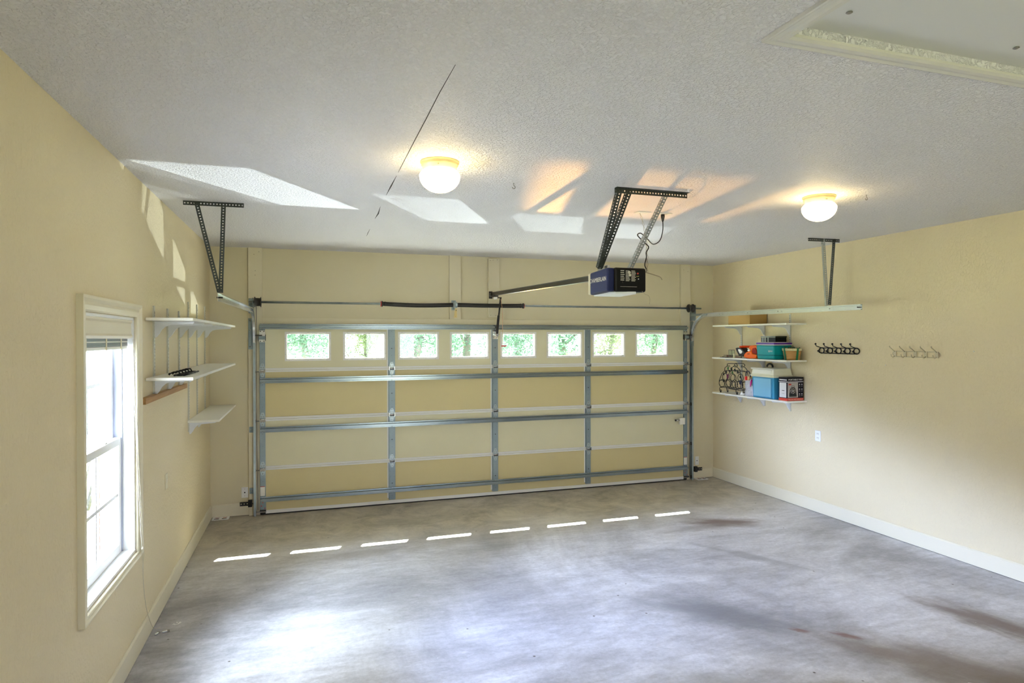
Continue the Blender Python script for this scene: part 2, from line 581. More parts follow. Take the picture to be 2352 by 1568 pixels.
def smooth(pts, n=6):
    P = [Vector(p) for p in pts]
    P = [P[0] * 2 - P[1]] + P + [P[-1] * 2 - P[-2]]
    out = []
    for i in range(1, len(P) - 2):
        a, b_, c, d = P[i - 1:i + 3]
        for k in range(n):
            t = k / n
            out.append(0.5 * ((2 * b_) + (c - a) * t + (2 * a - 5 * b_ + 4 * c - d) * t * t + (3 * b_ - a - 3 * c + d) * t ** 3))
    out.append(P[-2])
    return out


def world_loc(o):
    v = Vector((0, 0, 0))
    while o is not None:
        v = v + o.location
        o = o.parent
    return v


def tag(o, label=None, cat=None, group=None, kind=None):
    if label: o['label'] = label
    if cat: o['category'] = cat
    if group: o['group'] = group
    if kind: o['kind'] = kind
    return o


def thing(name, loc, label, cat, group=None, kind=None):
    o = bpy.data.objects.new(name, None)
    COL.objects.link(o)
    o.location = loc
    o.empty_display_size = 0.1
    return tag(o, label, cat, group, kind)


def struct(o):
    o['kind'] = 'structure'
    return o


def dup(root, loc, label=None, group=None):
    r = root.copy(); COL.objects.link(r); r.location = loc
    if label: r['label'] = label
    if group: r['group'] = group
    def rec(a, b):
        for ch in list(a.children):
            c = ch.copy(); COL.objects.link(c); c.parent = b
            rec(ch, c)
    rec(root, r)
    return r


def copy_part(src, parent, off):
    c = src.copy(); COL.objects.link(c); c.parent = parent
    c.location = src.location + Vector(off)
    return c


def lettering(txt, parent, org, right, up, size, m, name='lettering', extrude=0.0004, width=None):
    cu = bpy.data.curves.new(name, 'FONT')
    cu.body = txt
    cu.size = size
    cu.extrude = extrude
    cu.align_x = 'CENTER'; cu.align_y = 'CENTER'
    tmp = bpy.data.objects.new('tmp', cu)
    COL.objects.link(tmp)
    bpy.context.view_layer.update()
    me = bpy.data.meshes.new_from_object(tmp.evaluated_get(bpy.context.evaluated_depsgraph_get()))
    bpy.data.objects.remove(tmp, do_unlink=True)
    me.name = name
    me.materials.clear()
    me.materials.append(MT[m] if isinstance(m, str) else m)
    o = bpy.data.objects.new(name, me)
    COL.objects.link(o)
    r = Vector(right).normalized(); u = Vector(up).normalized(); n = r.cross(u)
    mm = Matrix((r, u, n)).transposed().to_4x4()
    mm.translation = Vector(org) - world_loc(parent)
    if width:
        mm = mm @ Matrix.Diagonal((width, 1, 1, 1))
    o.parent = parent
    o.matrix_local = mm
    return o


def arc(c, r, a0, a1, n, fn):
    return [fn(c[0] + r * math.cos(R(a0 + (a1 - a0) * i / n)), c[1] + r * math.sin(R(a0 + (a1 - a0) * i / n))) for i in range(n + 1)]


# ================================================================== ROOM SHELL
DL, DR, DT = 0.03, 5.455, 2.095      # door opening
T0 = 0.172                           # depth of the front wall
b = MB()
b.box(-1.3, 7.2, YB - 0.3, 0.0, -0.15, 0.0)
struct(b.build('floor', 'floor'))

# ceiling, with a recess for the attic hatch and split drywall tape
hx0, hx1, hy0, hy1 = 2.035, 4.2, -7.1, -5.855
b = MB()
b.box(XL - 0.2, hx0, YB, 0.3, H, H + 0.12)
b.box(hx1, XR + 0.2, YB, 0.3, H, H + 0.12)
b.box(hx0, hx1, YB, hy0, H, H + 0.12)
b.box(hx0, hx1, hy1, 0.3, H, H + 0.12)
ZC = H - 0.0015
def sliver(pts, wmax, m):
    n = len(pts)
    for i in range(n - 1):
        w0 = wmax * math.sin(math.pi * i / (n - 1)) + 0.0006; w1 = wmax * math.sin(math.pi * (i + 1) / (n - 1)) + 0.0006
        (xa, ya), (xb, yb) = pts[i], pts[i + 1]
        b._add([(xa - w0, ya, ZC), (xa + w0, ya, ZC), (xb + w1, yb, ZC), (xb - w1, yb, ZC),
                (xa - w0, ya, H + 0.001), (xa + w0, ya, H + 0.001), (xb + w1, yb, H + 0.001), (xb - w1, yb, H + 0.001)],
               [(0, 1, 2, 3), (0, 4, 5, 1), (2, 6, 7, 3), (1, 5, 6, 2), (0, 3, 7, 4)], m)
sliver([(1.030, -5.29), (1.027, -5.0), (1.03, -4.7), (1.031, -4.4), (1.034, -4.0), (1.036, -3.70)], 0.0014, 1)
sliver([(1.037, -3.62), (1.038, -3.35), (1.039, -3.06)], 0.0036, 1)
sliver([(1.042, -2.66), (1.056, -2.38), (1.052, -2.15)], 0.0045, 1)
sliver([(1.06, -1.62), (1.062, -1.4), (1.066, -1.2)], 0.002, 1)
struct(b.build('ceiling', ['ceiling', 'dark']))

# left wall with its window opening
wy0, wy1, wz0, wz1 = -4.112, -3.172, 0.652, 2.092
b = MB()
TL = XL - 0.155
b.box(TL, XL, YB, wy0, 0, H)
b.box(TL, XL, wy1, 0.0, 0, H)
b.box(TL, XL, wy0, wy1, 0, wz0)
b.box(TL, XL, wy0, wy1, wz1, H)
struct(b.build('wall_left', 'wall'))
b = MB()
b.box(XR, XR + 0.2, YB, 0.0, 0, H)
struct(b.build('wall_right', 'wall'))
# front wall around the big door
b = MB()
b.box(TL, DL, 0, T0, 0, H)
b.box(DR, XR + 0.2, 0, T0, 0, H)
b.box(DL, DR, 0, T0, DT, H)
struct(b.build('wall_front', 'wall_far'))
# wall behind the camera, its unseen opening added to let in daylight as fill
b = MB()
b.box(TL, 2.0, YB - 0.2, YB, 0, H)
b.box(3.3, XR + 0.2, YB - 0.2, YB, 0, H)
b.box(2.0, 3.3, YB - 0.2, YB, 2.1, H)
struct(b.build('wall_rear', 'wall'))

# baseboards
def base_prof(t, h):
    return [(0, 0.004), (t, 0.004), (t, h - 0.012), (t * 0.45, h), (0, h)]
b = MB()
b.path_sweep([((XL, YB, 0), (1, 0, 0), (0, 0, 1)), ((XL, 0, 0), (1, 0, 0), (0, 0, 1))], base_prof(0.015, 0.14))
b.box(XL, XL + 0.010, YB, 0, 0, 0.005, 1)
struct(b.build('baseboard_left', ['trim', 'dark']))
b = MB()
b.path_sweep([((XR, YB, 0), (-1, 0, 0), (0, 0, 1)), ((XR, 0, 0), (-1, 0, 0), (0, 0, 1))], base_prof(0.015, 0.14))
b.box(XR - 0.010, XR, YB, 0, 0, 0.005, 1)
struct(b.build('baseboard_right', ['trim', 'dark']))
b = MB()
for xa, xb in ((XL + 0.015, -0.117), (5.60, XR - 0.015)):
    b.path_sweep([((xa, 0, 0), (0, -1, 0), (0, 0, 1)), ((xb, 0, 0), (0, -1, 0), (0, 0, 1))], base_prof(0.013, 0.14))
    b.box(xa, xb, -0.009, 0, 0, 0.005, 1)
struct(b.build('baseboard_front', ['trim', 'dark']))

# painted boards on the front wall: jambs, spring pads, header
def board(name, x0, x1, z0, z1, t, nails=()):
    b = MB()
    b.box(x0, x1, -t, 0, z0, z1)
    for nx, nz in nails:
        b.disc((nx, -t - 0.0004, nz), (0, -1, 0), 0.0035, 8, 1)
    return struct(b.build(name, ['board', 'dark'], bevel=0.0015, seg=1))
board('trim_1', -0.117, 0.028, 0, H, 0.038, [(-0.055, 2.90), (-0.005, 2.93), (-0.043, 2.72), (-0.045, 2.67), (-0.06, 2.0), (-0.05, 1.2)])
board('trim_2', 2.158, 2.300, 2.196, H, 0.034)
board('trim_3', 2.650, 2.792, 2.222, 2.955, 0.038, [(2.675, 2.93), (2.71, 2.935), (2.765, 2.94), (2.68, 2.25), (2.74, 2.245), (2.76, 2.25)])
board('trim_4', 5.405, 5.560, 0, H, 0.038, [(5.45, 2.9), (5.52, 2.88)])
board('trim_5', 0.028, 5.405, 2.10, 2.196, 0.020)

# attic hatch
b = MB()
b.box(hx0 - 0.0, hx1, hy0, hy1, H + 0.035, H + 0.05)
for x, y in ((2.17, -5.98), (2.95, -5.97)):
    b.lathe([(0.004, 0.0), (0.011, -0.003), (0.006, -0.006)], (x, y, H + 0.035), 'z', 8, 1)
hp = struct(b.build('trim_6', ['hatch', 'screw']))
hp['label'] = 'white attic hatch panel in the ceiling with a moulded frame'
prof = [(0, 0), (0, 0.010), (0.010, 0.017), (0.028, 0.017), (0.034, 0.011), (0.050, 0.009), (0.062, 0.014), (0.068, 0.012), (0.070, 0)]
b = MB()
cs = [(hx0, hy0), (hx1, hy0), (hx1, hy1), (hx0, hy1), (hx0, hy0)]
fr = []
for i, (x, y) in enumerate(cs):
    sx = -1 if x == hx0 else 1; sy = -1 if y == hy0 else 1
    fr.append(((x - sx * 0.012, y - sy * 0.012, H), (sx, sy, 0), (0, 0, -1)))
b.path_sweep(fr, prof, 0, caps=False)
b.box(hx0, hx0 + 0.004, hy0, hy1, H, H + 0.036, 1)  # dark strip along one side paints in the recess shadow
struct(b.build('trim_7', ['hatchtrim', 'dark']))

# ================================================================== LEFT WINDOW
win = thing('window_1', ((XL), (wy0 + wy1) / 2, wz0), 'tall double-hung window in the left wall', 'window', kind='structure')
b = MB()     # mitred casing, 70 mm wide, standing 30 mm off the wall
cp = [(0, 0), (0, 0.016), (0.008, 0.020), (0.030, 0.022), (0.045, 0.018), (0.062, 0.030), (0.076, 0.030), (0.076, 0)]
fr = []
for (y, z) in ((wy0, wz0), (wy1, wz0), (wy1, wz1), (wy0, wz1), (wy0, wz0)):
    sy = -1 if y == wy0 else 1; sz = -0.45 if z == wz0 else 1
    fr.append(((XL, y + sy * 0.004, z + sz * 0.004), (0, sy, sz), (1, 0, 0)))
fr2 = [(P, (A[0], A[1], A[2]), B) for P, A, B in fr]
b.path_sweep(fr2, cp, 0, caps=False)
b.build('casing', 'trim', win)
b = MB()     # white liner boards and stool
b.box(XL - 0.150, XL + 0.002, wy0, wy0 + 0.014, wz0, wz1)
b.box(XL - 0.150, XL + 0.002, wy1 - 0.014, wy1, wz0, wz1)
b.box(XL - 0.150, XL + 0.002, wy0, wy1, wz1 - 0.014, wz1)
b.box(XL - 0.150, XL + 0.004, wy0, wy1, wz0, wz0 + 0.018)
b.build('window_frame', 'white', win)
ya, yb, za, zb = wy0 + 0.014, wy1 - 0.014, wz0 + 0.018, wz1 - 0.014
zm = 1.345
def sash(name, x0, x1, z0, z1, rail_top, rail_bot):
    b = MB()
    st = 0.042
    b.box(x0, x1, ya + 0.012, ya + 0.012 + st, z0, z1)
    b.box(x0, x1, yb - 0.012 - st, yb - 0.012, z0, z1)
    b.box(x0, x1, ya + 0.012 + st, yb - 0.012 - st, z0, z0 + rail_bot)
    b.box(x0, x1, ya + 0.012 + st, yb - 0.012 - st, z1 - rail_top, z1)
    s = b.build(name, 'white', win, bevel=0.003, seg=2)
    xm = (x0 + x1) / 2
    g = MB()
    g.box(xm - 0.002, xm + 0.002, ya + 0.05, yb - 0.05, z0 + rail_bot - 0.004, z1 - rail_top + 0.004)
    g.build('pane', 'glass', s)
    m = MB()
    ym = (ya + yb) / 2; zc = (z0 + rail_bot + z1 - rail_top) / 2
    m.box(xm - 0.008, xm + 0.008, ym - 0.009, ym + 0.009, z0 + rail_bot, z1 - rail_top)
    m.box(xm - 0.009, xm + 0.009, ya + 0.053, yb - 0.053, zc - 0.010, zc + 0.010)
    m.build('muntin', 'white', s)
    return s
sash('lower_sash', XL - 0.100, XL - 0.066, za, zm + 0.022, 0.045, 0.055)
sash('upper_sash', XL - 0.142, XL - 0.106, zm - 0.022, zb, 0.045, 0.045)
b = MB()     # side tracks and parting beads
for y0_, y1_ in ((ya, ya + 0.012), (yb - 0.012, yb)):
    b.box(XL - 0.150, XL - 0.060, y0_, y1_, za, zb)
b.build('side_track', mat('grey_track', (0.42, 0.45, 0.58), 0.4), win)
b = MB()     # screw-down latch
b.box(XL - 0.098, XL - 0.070, -3.50, -3.455, zm + 0.022, zm + 0.030)
b.cyl((XL - 0.085, -3.478, zm + 0.03), (XL - 0.085, -3.478, zm + 0.042), 0.010, 12)
b.build('latch', 'plate', win)

# blind drawn up
bl = thing('window_blind', (XL - 0.03, (wy0 + wy1) / 2, 1.92), 'cream slatted blind drawn up to the top of the tall left window', 'blind')
b = MB()
vp = [(0, 0), (0.012, 0.004), (0.020, 0.016), (0.014, 0.028), (0.010, 0.090), (0.018, 0.100), (0.018, 0.112), (0, 0.112)]
b.path_sweep([((XL - 0.020, ya + 0.004, 1.964), (1, 0, 0), (0, 0, 1)), ((XL - 0.020, yb - 0.012, 1.964), (1, 0, 0), (0, 0, 1))], vp)
b.build('valance', 'trim', bl)
b = MB()
b.box(XL - 0.060, XL - 0.022, ya + 0.006, yb - 0.016, 2.00, 2.045)
b.build('headrail', 'plate', bl)
b = MB()
for k in range(10):
    z = 1.921 + k * 0.0072
    b.path_sweep([((XL - 0.046, ya + 0.014, z), (1, 0, 0), (0, 0, 1)), ((XL - 0.046, yb - 0.030, z), (1, 0, 0), (0, 0, 1))],
                 [(-0.022, 0), (0, 0.003), (0.022, 0), (0.022, 0.0062), (0, 0.0092), (-0.022, 0.0062)], 1 if k in (3, 6) else 0)
b.build('slats', [mat('dark_slat', (0.05, 0.04, 0.03), 0.3), 'plate'], bl)
b = MB()
b.box(XL - 0.066, XL - 0.026, ya + 0.012, yb - 0.028, 1.902, 1.920)
b.build('bottom_rail', 'plate', bl, bevel=0.003)
for yy in (ya + 0.12, (ya + yb) / 2, yb - 0.17):
    b = MB()
    b.box(XL - 0.025, XL - 0.022, yy - 0.010, yy + 0.010, 1.900, 2.00)
    b.build('ladder_tape', 'board', bl)
b = MB()
for dx, dy, zz in ((0, 0, 0.62), (0.006, 0.008, 0.66)):
    b.tube(smooth([(XL + 0.012 + dx, -3.24 + dy, 1.96), (XL + 0.016 + dx, -3.205 + dy, 1.4), (XL + 0.030 + dx, -3.165 + dy, 0.80), (XL + 0.032 + dx, -3.14 + dy * 2, zz),
            (XL + 0.028, -3.10, 0.45), (XL + 0.026, -3.02, 0.25), (XL + 0.024, -2.90, 0.10), (XL + 0.026, -2.80, 0.012), (XL + 0.060, -2.78, 0.004)]), 0.0016, 5)
b.lathe([(0.002, 0.018), (0.007, 0.0), (0.008, -0.004), (0.002, -0.006)], (XL + 0.035, -3.145, 0.66), 'z', 8)
b.build('pull_cord', mat('pale_cord', (0.62, 0.57, 0.45), 0.7), bl)

# ================================================================== GARAGE DOOR
door = thing('door_1', (2.745, -0.03, 0), 'wide sectional garage door seen from inside with eight small windows', 'garage door', kind='structure')
secs = [(0.030, 0.520), (0.520, 1.066), (1.066, 1.612), (1.612, 2.118)]
wins = [(.278, .749), (.913, 1.375), (1.544, 2.005), (2.171, 2.639), (2.815, 3.261), (3.433, 3.895), (4.075, 4.521), (4.711, 5.172)]
WZ0, WZ1 = 1.726, 2.026
YF, YK = -0.050, -0.006     # inner face, outer face of the panels
panels = []
for i, (z0, z1) in enumerate(secs):
    b = MB()
    if i < 3:
        b.box(0.004, 5.486, YF, YK, z0, z1)
    else:
        b.box(0.004, 5.486, YF, YK, z0, WZ0)
        b.box(0.004, 5.486, YF, YK, WZ1, z1 - 0.002)
        xs = [0.004] + [x for w in wins for x in w] + [5.486]
        for k in range(0, len(xs), 2):
            b.box(xs[k], xs[k + 1], YF, YK, WZ0, WZ1)
    pn = b.build('panel', 'doorB' if i in (0, 2) else 'doorA', door)
    panels.append(pn)
    # white folded rails along the top and bottom edge of each section
    r = MB()
    if i > 0:
        r.box(0.056, 5.432, YF - 0.010, YF, z0 + 0.001, z0 + 0.023)
    else:
        r.box(0.056, 5.432, YF - 0.010, YF, 0.014, 0.052)
    if i < 3:
        r.box(0.056, 5.432, YF - 0.010, YF, z1 - 0.022, z1 - 0.001)
    r.build('section_rail', 'lip', pn, bevel=0.003, seg=2)
# vertical stiles, one per section
stx = [(0.0, 0.058, 'e'), (1.412, 1.492, 'c'), (2.684, 2.764, 'c'), (3.952, 4.030, 'c'), (5.432, 5.488, 'e')]
for i, (z0, z1) in enumerate(secs):
    for (x0, x1, kd) in stx:
        b = MB()
        zz0, zz1 = z0 + (0.03 if i == 0 and kd == 'c' else 0.002), z1 - 0.002
        if kd == 'e':
            b.box(x0, x1, YF - 0.014, YF + 0.002, zz0, zz1)
        else:
            b.box(x0 + 0.008, x1 - 0.008, YF - 0.022, YF, zz0, zz1)
            b.box(x0, x0 + 0.008, YF - 0.008, YF, zz0, zz1)
            b.box(x1 - 0.008, x1, YF - 0.008, YF, zz0, zz1)
            b.box(x0 - 0.014, x0, YF - 0.004, YF, zz0 + 0.02, zz1 - 0.02, 2)  # white strip on one edge paints in the stile's highlight
        yy = YF - (0.0144 if kd == 'e' else 0.0224)
        xm = (x0 + x1) / 2
        h = z1 - z0
        if kd == 'c':
            for fz, rr in ((0.46, 0.0065), (0.30, 0.0028), (0.16, 0.0028), (0.86, 0.0028)):
                b.disc((xm, yy, z0 + h * fz), (0, -1, 0), rr, 10, 1)
            for fz in (0.46, 0.62, 0.74):
                for sx in (-0.022, 0.022):
                    b.disc((xm + sx, yy, z0 + h * fz), (0, -1, 0), 0.0022, 8, 1)
        else:
            for fz in (0.1, 0.25, 0.45, 0.7, 0.9):
                b.disc((xm, yy, z0 + h * fz), (0, -1, 0), 0.0025, 8, 1)
        b.build('stile', ['stile', 'dark', 'lip'], door)
# horizontal reinforcing struts, hat section
hat = [(0.030, 0), (0.030, 0.003), (0.017, 0.003), (0.012, 0.036), (-0.012, 0.036), (-0.017, 0.003), (-0.030, 0.003), (-0.030, 0),
       (-0.014, 0), (-0.009, 0.033), (0.009, 0.033), (0.014, 0)]
for zc, dy in ((2.100, 0.0), (1.497, 0.0), (0.950, 0.0), (0.176, 0.0)):
    b = MB()
    b.path_sweep([((0.004, YF - 0.023, zc), (0, 0, 1), (0, -1, 0)), ((5.478, YF - 0.023, zc), (0, 0, 1), (0, -1, 0))], hat)
    for x in (0.03, 1.452, 2.724, 3.99, 5.46):
        for s in (-1, 1):
            b.lathe([(0.0055, 0), (0.0055, -0.004), (0, -0.005)], (x, YF - 0.026, zc + s * 0.024), 'y', 6, 1)
    b.build('strut', ['strut', 'bright'], door)
# hinges and rollers
def hinge_mesh():
    b = MB()
    for s in (-1, 1):
        b.prism([(-0.028, 0.012 * s), (0.028, 0.012 * s), (0.028, 0.030 * s), (0.012, 0.075 * s), (-0.012, 0.075 * s), (-0.028, 0.030 * s)],
                lambda u, v, t: (u, t, v), -0.003, 0.0)
        for u, v in ((-0.013, 0.030), (0.013, 0.030), (0, 0.058)):
            b.lathe([(0.0055, 0), (0.0055, -0.004), (0, -0.005)], (u, -0.003, v * s), 'y', 6, 2)
    b.cyl((-0.032, -0.010, 0), (0.032, -0.010, 0), 0.0085, 10, 1)
    b.cyl((-0.030, -0.012, -0.013), (0.030, -0.012, -0.013), 0.0035, 8, 3)
    for s in (-1, 1):
        b.box(s * 0.030 - 0.002, s * 0.030 + 0.002, -0.024, 0, -0.020, 0.020, 1)
    return b
hb = hinge_mesh()
hme = None
hinge_src = None
for zc in (0.520, 1.066, 1.612):
    for k, (x0, x1, kd) in enumerate(stx):
        yy = YF - (0.015 if kd == 'e' else 0.023)
        if hinge_src is None:
            q = MB(); q.v = [tuple(Vector(v) + world_loc(door)) for v in hb.v]; q.f = hb.f; q.m = hb.m; q.sm = hb.sm
            hinge_src = q.build('hinge', ['steel', 'bright', 'screw', 'dark'], door)
            h = hinge_src
        else:
            h = hinge_src.copy(); COL.objects.link(h); h.parent = door
        h.location = Vector(((x0 + x1) / 2, yy, zc)) - world_loc(door)
TRX = {0: -0.052, 4: 5.545}
def roller(side, z, y):
    s = -1 if side == 0 else 1
    xe = 0.03 if side == 0 else 5.46
    xt = TRX[side]
    b = MB()
    b.cyl((xe, y, z), (xt - s * 0.010, y, z), 0.0055, 10)
    b.cyl((xt - s * 0.012, y, z), (xt + s * 0.004, y, z), 0.020, 16, 1)
    b.box(xe - 0.028, xe + 0.028, y - 0.004, YF - 0.014, z - 0.010, z + 0.010, 0)
    b.build('roller', ['screw', 'dark'], door)
for side in (0, 4):
    for z in (0.045, 0.505, 1.050, 1.597):
        roller(side, z, YF - 0.034)
    # top roller carrier
    b = MB()
    xc = 0.028 if side == 0 else 5.460
    b.box(xc - 0.032, xc + 0.032, YF - 0.018, YF - 0.0145, 1.925, 2.055, 0)
    b.box(xc - 0.034, xc + 0.034, YF - 0.050, YF - 0.018, 1.955, 1.992, 1)
    b.box(xc - 0.038, xc - 0.034, YF - 0.055, YF - 0.012, 1.940, 2.010, 2)
    b.box(xc + 0.034, xc + 0.038, YF - 0.055, YF - 0.012, 1.940, 2.010, 2)
    for z in (1.935, 2.045):
        for sx in (-0.018, 0.018):
            b.lathe([(0.006, 0), (0.006, -0.004), (0, -0.006)], (xc + sx, YF - 0.018, z), 'y', 6, 2)
    s = -1 if side == 0 else 1
    b.cyl((xc, YF - 0.052, 2.000), (TRX[side] - s * 0.01, YF - 0.052, 2.000), 0.0055, 8, 2)
    b.build('roller_carrier', ['bright', 'stile', 'drum'], door)
    # bottom bracket with red lock screws
    b = MB()
    b.box(xc - 0.030, xc + 0.034, YF - 0.020, YF - 0.0145, 0.030, 0.150, 0)
    b.box(xc - 0.030, xc + 0.034, YF - 0.045, YF - 0.020, 0.050, 0.062, 2)
    for sx, z in ((0.0, 0.142), (-0.014, 0.105), (0.022, 0.078), (0.0, 0.040)):
        b.disc((xc + sx, YF - 0.0206, z), (0, -1, 0), 0.0065, 10, 1)
    b.box(xc - 0.026, xc + 0.022, YF - 0.0165, YF - 0.0145, 0.215, 0.315, 3)
    b.box(xc - 0.026, xc + 0.022, YF - 0.0170, YF - 0.0145, 0.315, 0.321, 1)
    b.build('bottom_bracket', ['stile', 'redpaint', 'drum', 'plate'], door)
# windows in the top section
for (x0, x1) in wins:
    b = MB()
    t = 0.015
    for (a0, a1, c0, c1) in ((x0 - t, x0 + 0.004, WZ0 - t, WZ1 + t), (x1 - 0.004, x1 + t, WZ0 - t, WZ1 + t),
                             (x0 + 0.004, x1 - 0.004, WZ0 - t, WZ0 + 0.004), (x0 + 0.004, x1 - 0.004, WZ1 - 0.004, WZ1 + t)):
        b.box(a0, a1, YF - 0.007, YF + 0.001, c0, c1)
    for (a0, a1, c0, c1) in ((x0 - 0.001, x0 + 0.010, WZ0, WZ1), (x1 - 0.010, x1 + 0.001, WZ0, WZ1),
                             (x0, x1, WZ0 - 0.001, WZ0 + 0.012), (x0, x1, WZ1 - 0.012, WZ1 + 0.001)):
        b.box(a0, a1, YF, YK + 0.008, c0, c1, 0)
    for fx in (0.07, 0.5, 0.93):
        for z in (WZ0 - t / 2, WZ1 + t / 2):
            b.disc((x0 + (x1 - x0) * fx, YF - 0.0074, z), (0, -1, 0), 0.0028, 8, 1)
    for fz in (0.2, 0.8):
        for x in (x0 - t / 2, x1 + t / 2):
            b.disc((x, YF - 0.0074, WZ0 + (WZ1 - WZ0) * fz), (0, -1, 0), 0.0028, 8, 1)
    w = b.build('window_frame', ['lip', 'screw'], panels[3])
    g = MB()
    g.box(x0 + 0.008, x1 - 0.008, -0.024, -0.021, WZ0 + 0.010, WZ1 - 0.010)
    g.build('pane', 'glass', w)
# bottom seal
b = MB()
b.box(0.0, 5.49, YF - 0.002, YK, 0.0, 0.030)
b.build('bottom_seal', 'rubber', door, bevel=0.006)
# slide lock near the right edge
b = MB()
b.box(5.352, 5.432, YF - 0.050, YF - 0.014, 0.775, 0.865)
b.build('slide_lock', 'plate', door, bevel=0.006)
b = MB()
b.cyl((5.352, YF - 0.034, 0.835), (5.300, YF - 0.034, 0.835), 0.010, 10)
b.cyl((5.300, YF - 0.034, 0.835), (5.284, YF - 0.034, 0.835), 0.013, 10, 1)
b.build('lock_bolt', ['bright', 'drum'], door)
# opener bracket on the centre stile
b = MB()
b.box(2.690, 2.755, YF - 0.028, YF - 0.022, 1.955, 2.065)
b.box(2.716, 2.721, YF - 0.075, YF - 0.022, 1.985, 2.045)
b.box(2.748, 2.753, YF - 0.075, YF - 0.022, 1.985, 2.045)
b.cyl((2.705, YF - 0.062, 2.01), (2.765, YF - 0.062, 2.01), 0.007, 8)
for x, z in ((2.705, 1.97), (2.745, 1.97), (2.703, 2.055), (2.745, 2.055)):
    b.lathe([(0.009, 0), (0.009, -0.006), (0, -0.008)], (x, YF - 0.028, z), 'y', 6, 1)
b.build('arm_bracket', ['bright', 'screw'], door)

# ================================================================== TRACKS
def c_prof(s):
    """C channel opening towards the door: a across, b outwards (s = outward sign along x)"""
    w, d, t, lip = 0.026, 0.024, 0.0022, 0.009
    o = [(-w + lip, -d), (-w, -d), (-w, 0), (w, 0), (w, -d), (w - lip, -d)]
    i = [(w - lip, -d + t), (w - t, -d + t), (w - t, -t), (-w + t, -t), (-w + t, -d + t), (-w + lip, -d + t)]
    return o + i
def track(side, label):
    s = -1 if side == 0 else 1
    x = -0.052 if side == 0 else 5.545
    ox = x + s * 0.012
    yv = YF - 0.034
    t = thing('door_track', (ox, -0.12, 0.0), label, 'door track', 'steel tracks of the garage door')
    X = Vector((s, 0, 0))
    b = MB()
    b.path_sweep([((ox, yv, 0.004), (0, 1, 0), X), ((ox, yv, 1.92), (0, 1, 0), X)], c_prof(s))
    b.build('vertical_rail', 'steel', t)
    b = MB()
    rad = 0.345
    cz, cy = 1.92, yv - rad
    fr = []
    for k in range(15):
        a = R(90 * k / 14)
        P = (ox, cy + rad * math.cos(a), cz + rad * math.sin(a))
        fr.append((P, (0, math.cos(a), math.sin(a)), X))
    b.path_sweep(fr, c_prof(s))
    b.build('curved_rail', 'bright', t)
    b = MB()
    xe = -0.090 if side == 0 else 5.572
    ye = -2.755 if side == 0 else -2.868
    b.path_sweep([((ox, cy, cz + rad), (0, 0, 1), X), ((xe, ye, cz + rad - 0.012), (0, 0, 1), X)], c_prof(s))
    n = Vector((0, 0, 1))
    # stiffening angle over the rail and bolt heads
    b.path_sweep([((ox + s * 0.002, cy - 0.02, cz + rad + 0.026), (0, 0, 1), X), ((xe + s * 0.002, ye, cz + rad + 0.014), (0, 0, 1), X)],
                 [(0, 0), (0.003, 0), (0.003, -0.016), (0, -0.016)])
    for f in (0.12, 0.34, 0.55, 0.85):
        b.lathe([(0.006, 0), (0.006, -s * 0.004), (0, -s * 0.005)], (ox + (xe - ox) * f - s * 0.0262, cy + (ye - cy) * f, cz + rad - 0.012 * f), 'x', 8, 1)
    b.cyl((xe - s * 0.03, ye + 0.03, cz + rad - 0.012), (xe + s * 0.01, ye + 0.03, cz + rad - 0.012), 0.006, 8, 2)
    b.build('horizontal_rail', ['bright', 'screw', 'dark'], t)
    # flag bracket and lower jamb brackets
    b = MB()
    b.box(min(ox + s * 0.004, ox + s * 0.052), max(ox + s * 0.004, ox + s * 0.052), -0.0415, -0.0385, 1.845, 2.19)
    b.box(min(ox, ox + s * 0.004), max(ox, ox + s * 0.004), yv - 0.02, -0.0385, 1.845, 2.19)
    for z in (1.875, 2.06, 2.165):
        b.lathe([(0.008, 0), (0.008, -0.005), (0, -0.007)], (ox + s * 0.034, -0.0415, z), 'y', 6, 1)
    b.build('flag_bracket', ['stile', 'screw'], t)
    for z in (0.275, 0.955):
        b = MB()
        b.box(min(ox + s * 0.002, ox + s * 0.046), max(ox + s * 0.002, ox + s * 0.046), -0.0415, -0.0385, z - 0.032, z + 0.032)
        b.box(min(ox, ox + s * 0.004), max(ox, ox + s * 0.004), yv, -0.0385, z - 0.032, z + 0.032)
        b.lathe([(0.009, 0), (0.009, -0.006), (0, -0.008)], (ox + s * 0.028, -0.0415, z), 'y', 6, 1)
        b.build('jamb_bracket', ['stile', 'bright'], t)
    if side == 4:       # tie bar from the bend to the wall
        b = MB()
        b.box(ox - 0.01, ox - 0.006, -0.42, -0.04, cz + rad - 0.005, cz + rad + 0.025)
        b.build('tie_bar', 'steel', t)
    return t
track(0, 'galvanized steel door track on the left side, bending back under the ceiling')
track(4, 'galvanized steel door track on the right side, running above the stocked shelves')

def slotted_angle(b, p0, p1, w, a, c, pitch=0.0215, r=0.0058, m=0, th=0.0022):
    p0 = Vector(p0); p1 = Vector(p1)
    d = (p1 - p0); L = d.length; d.normalize()
    a = Vector(a); a = (a - d * a.dot(d)).normalized()
    c = Vector(c); c = (c - d * c.dot(d) - a * c.dot(a)).normalized()
    b.perf(p0, d, a, L, w, pitch, r, th, m)
    b.perf(p0, d, c, L, w, pitch, r, th, m)
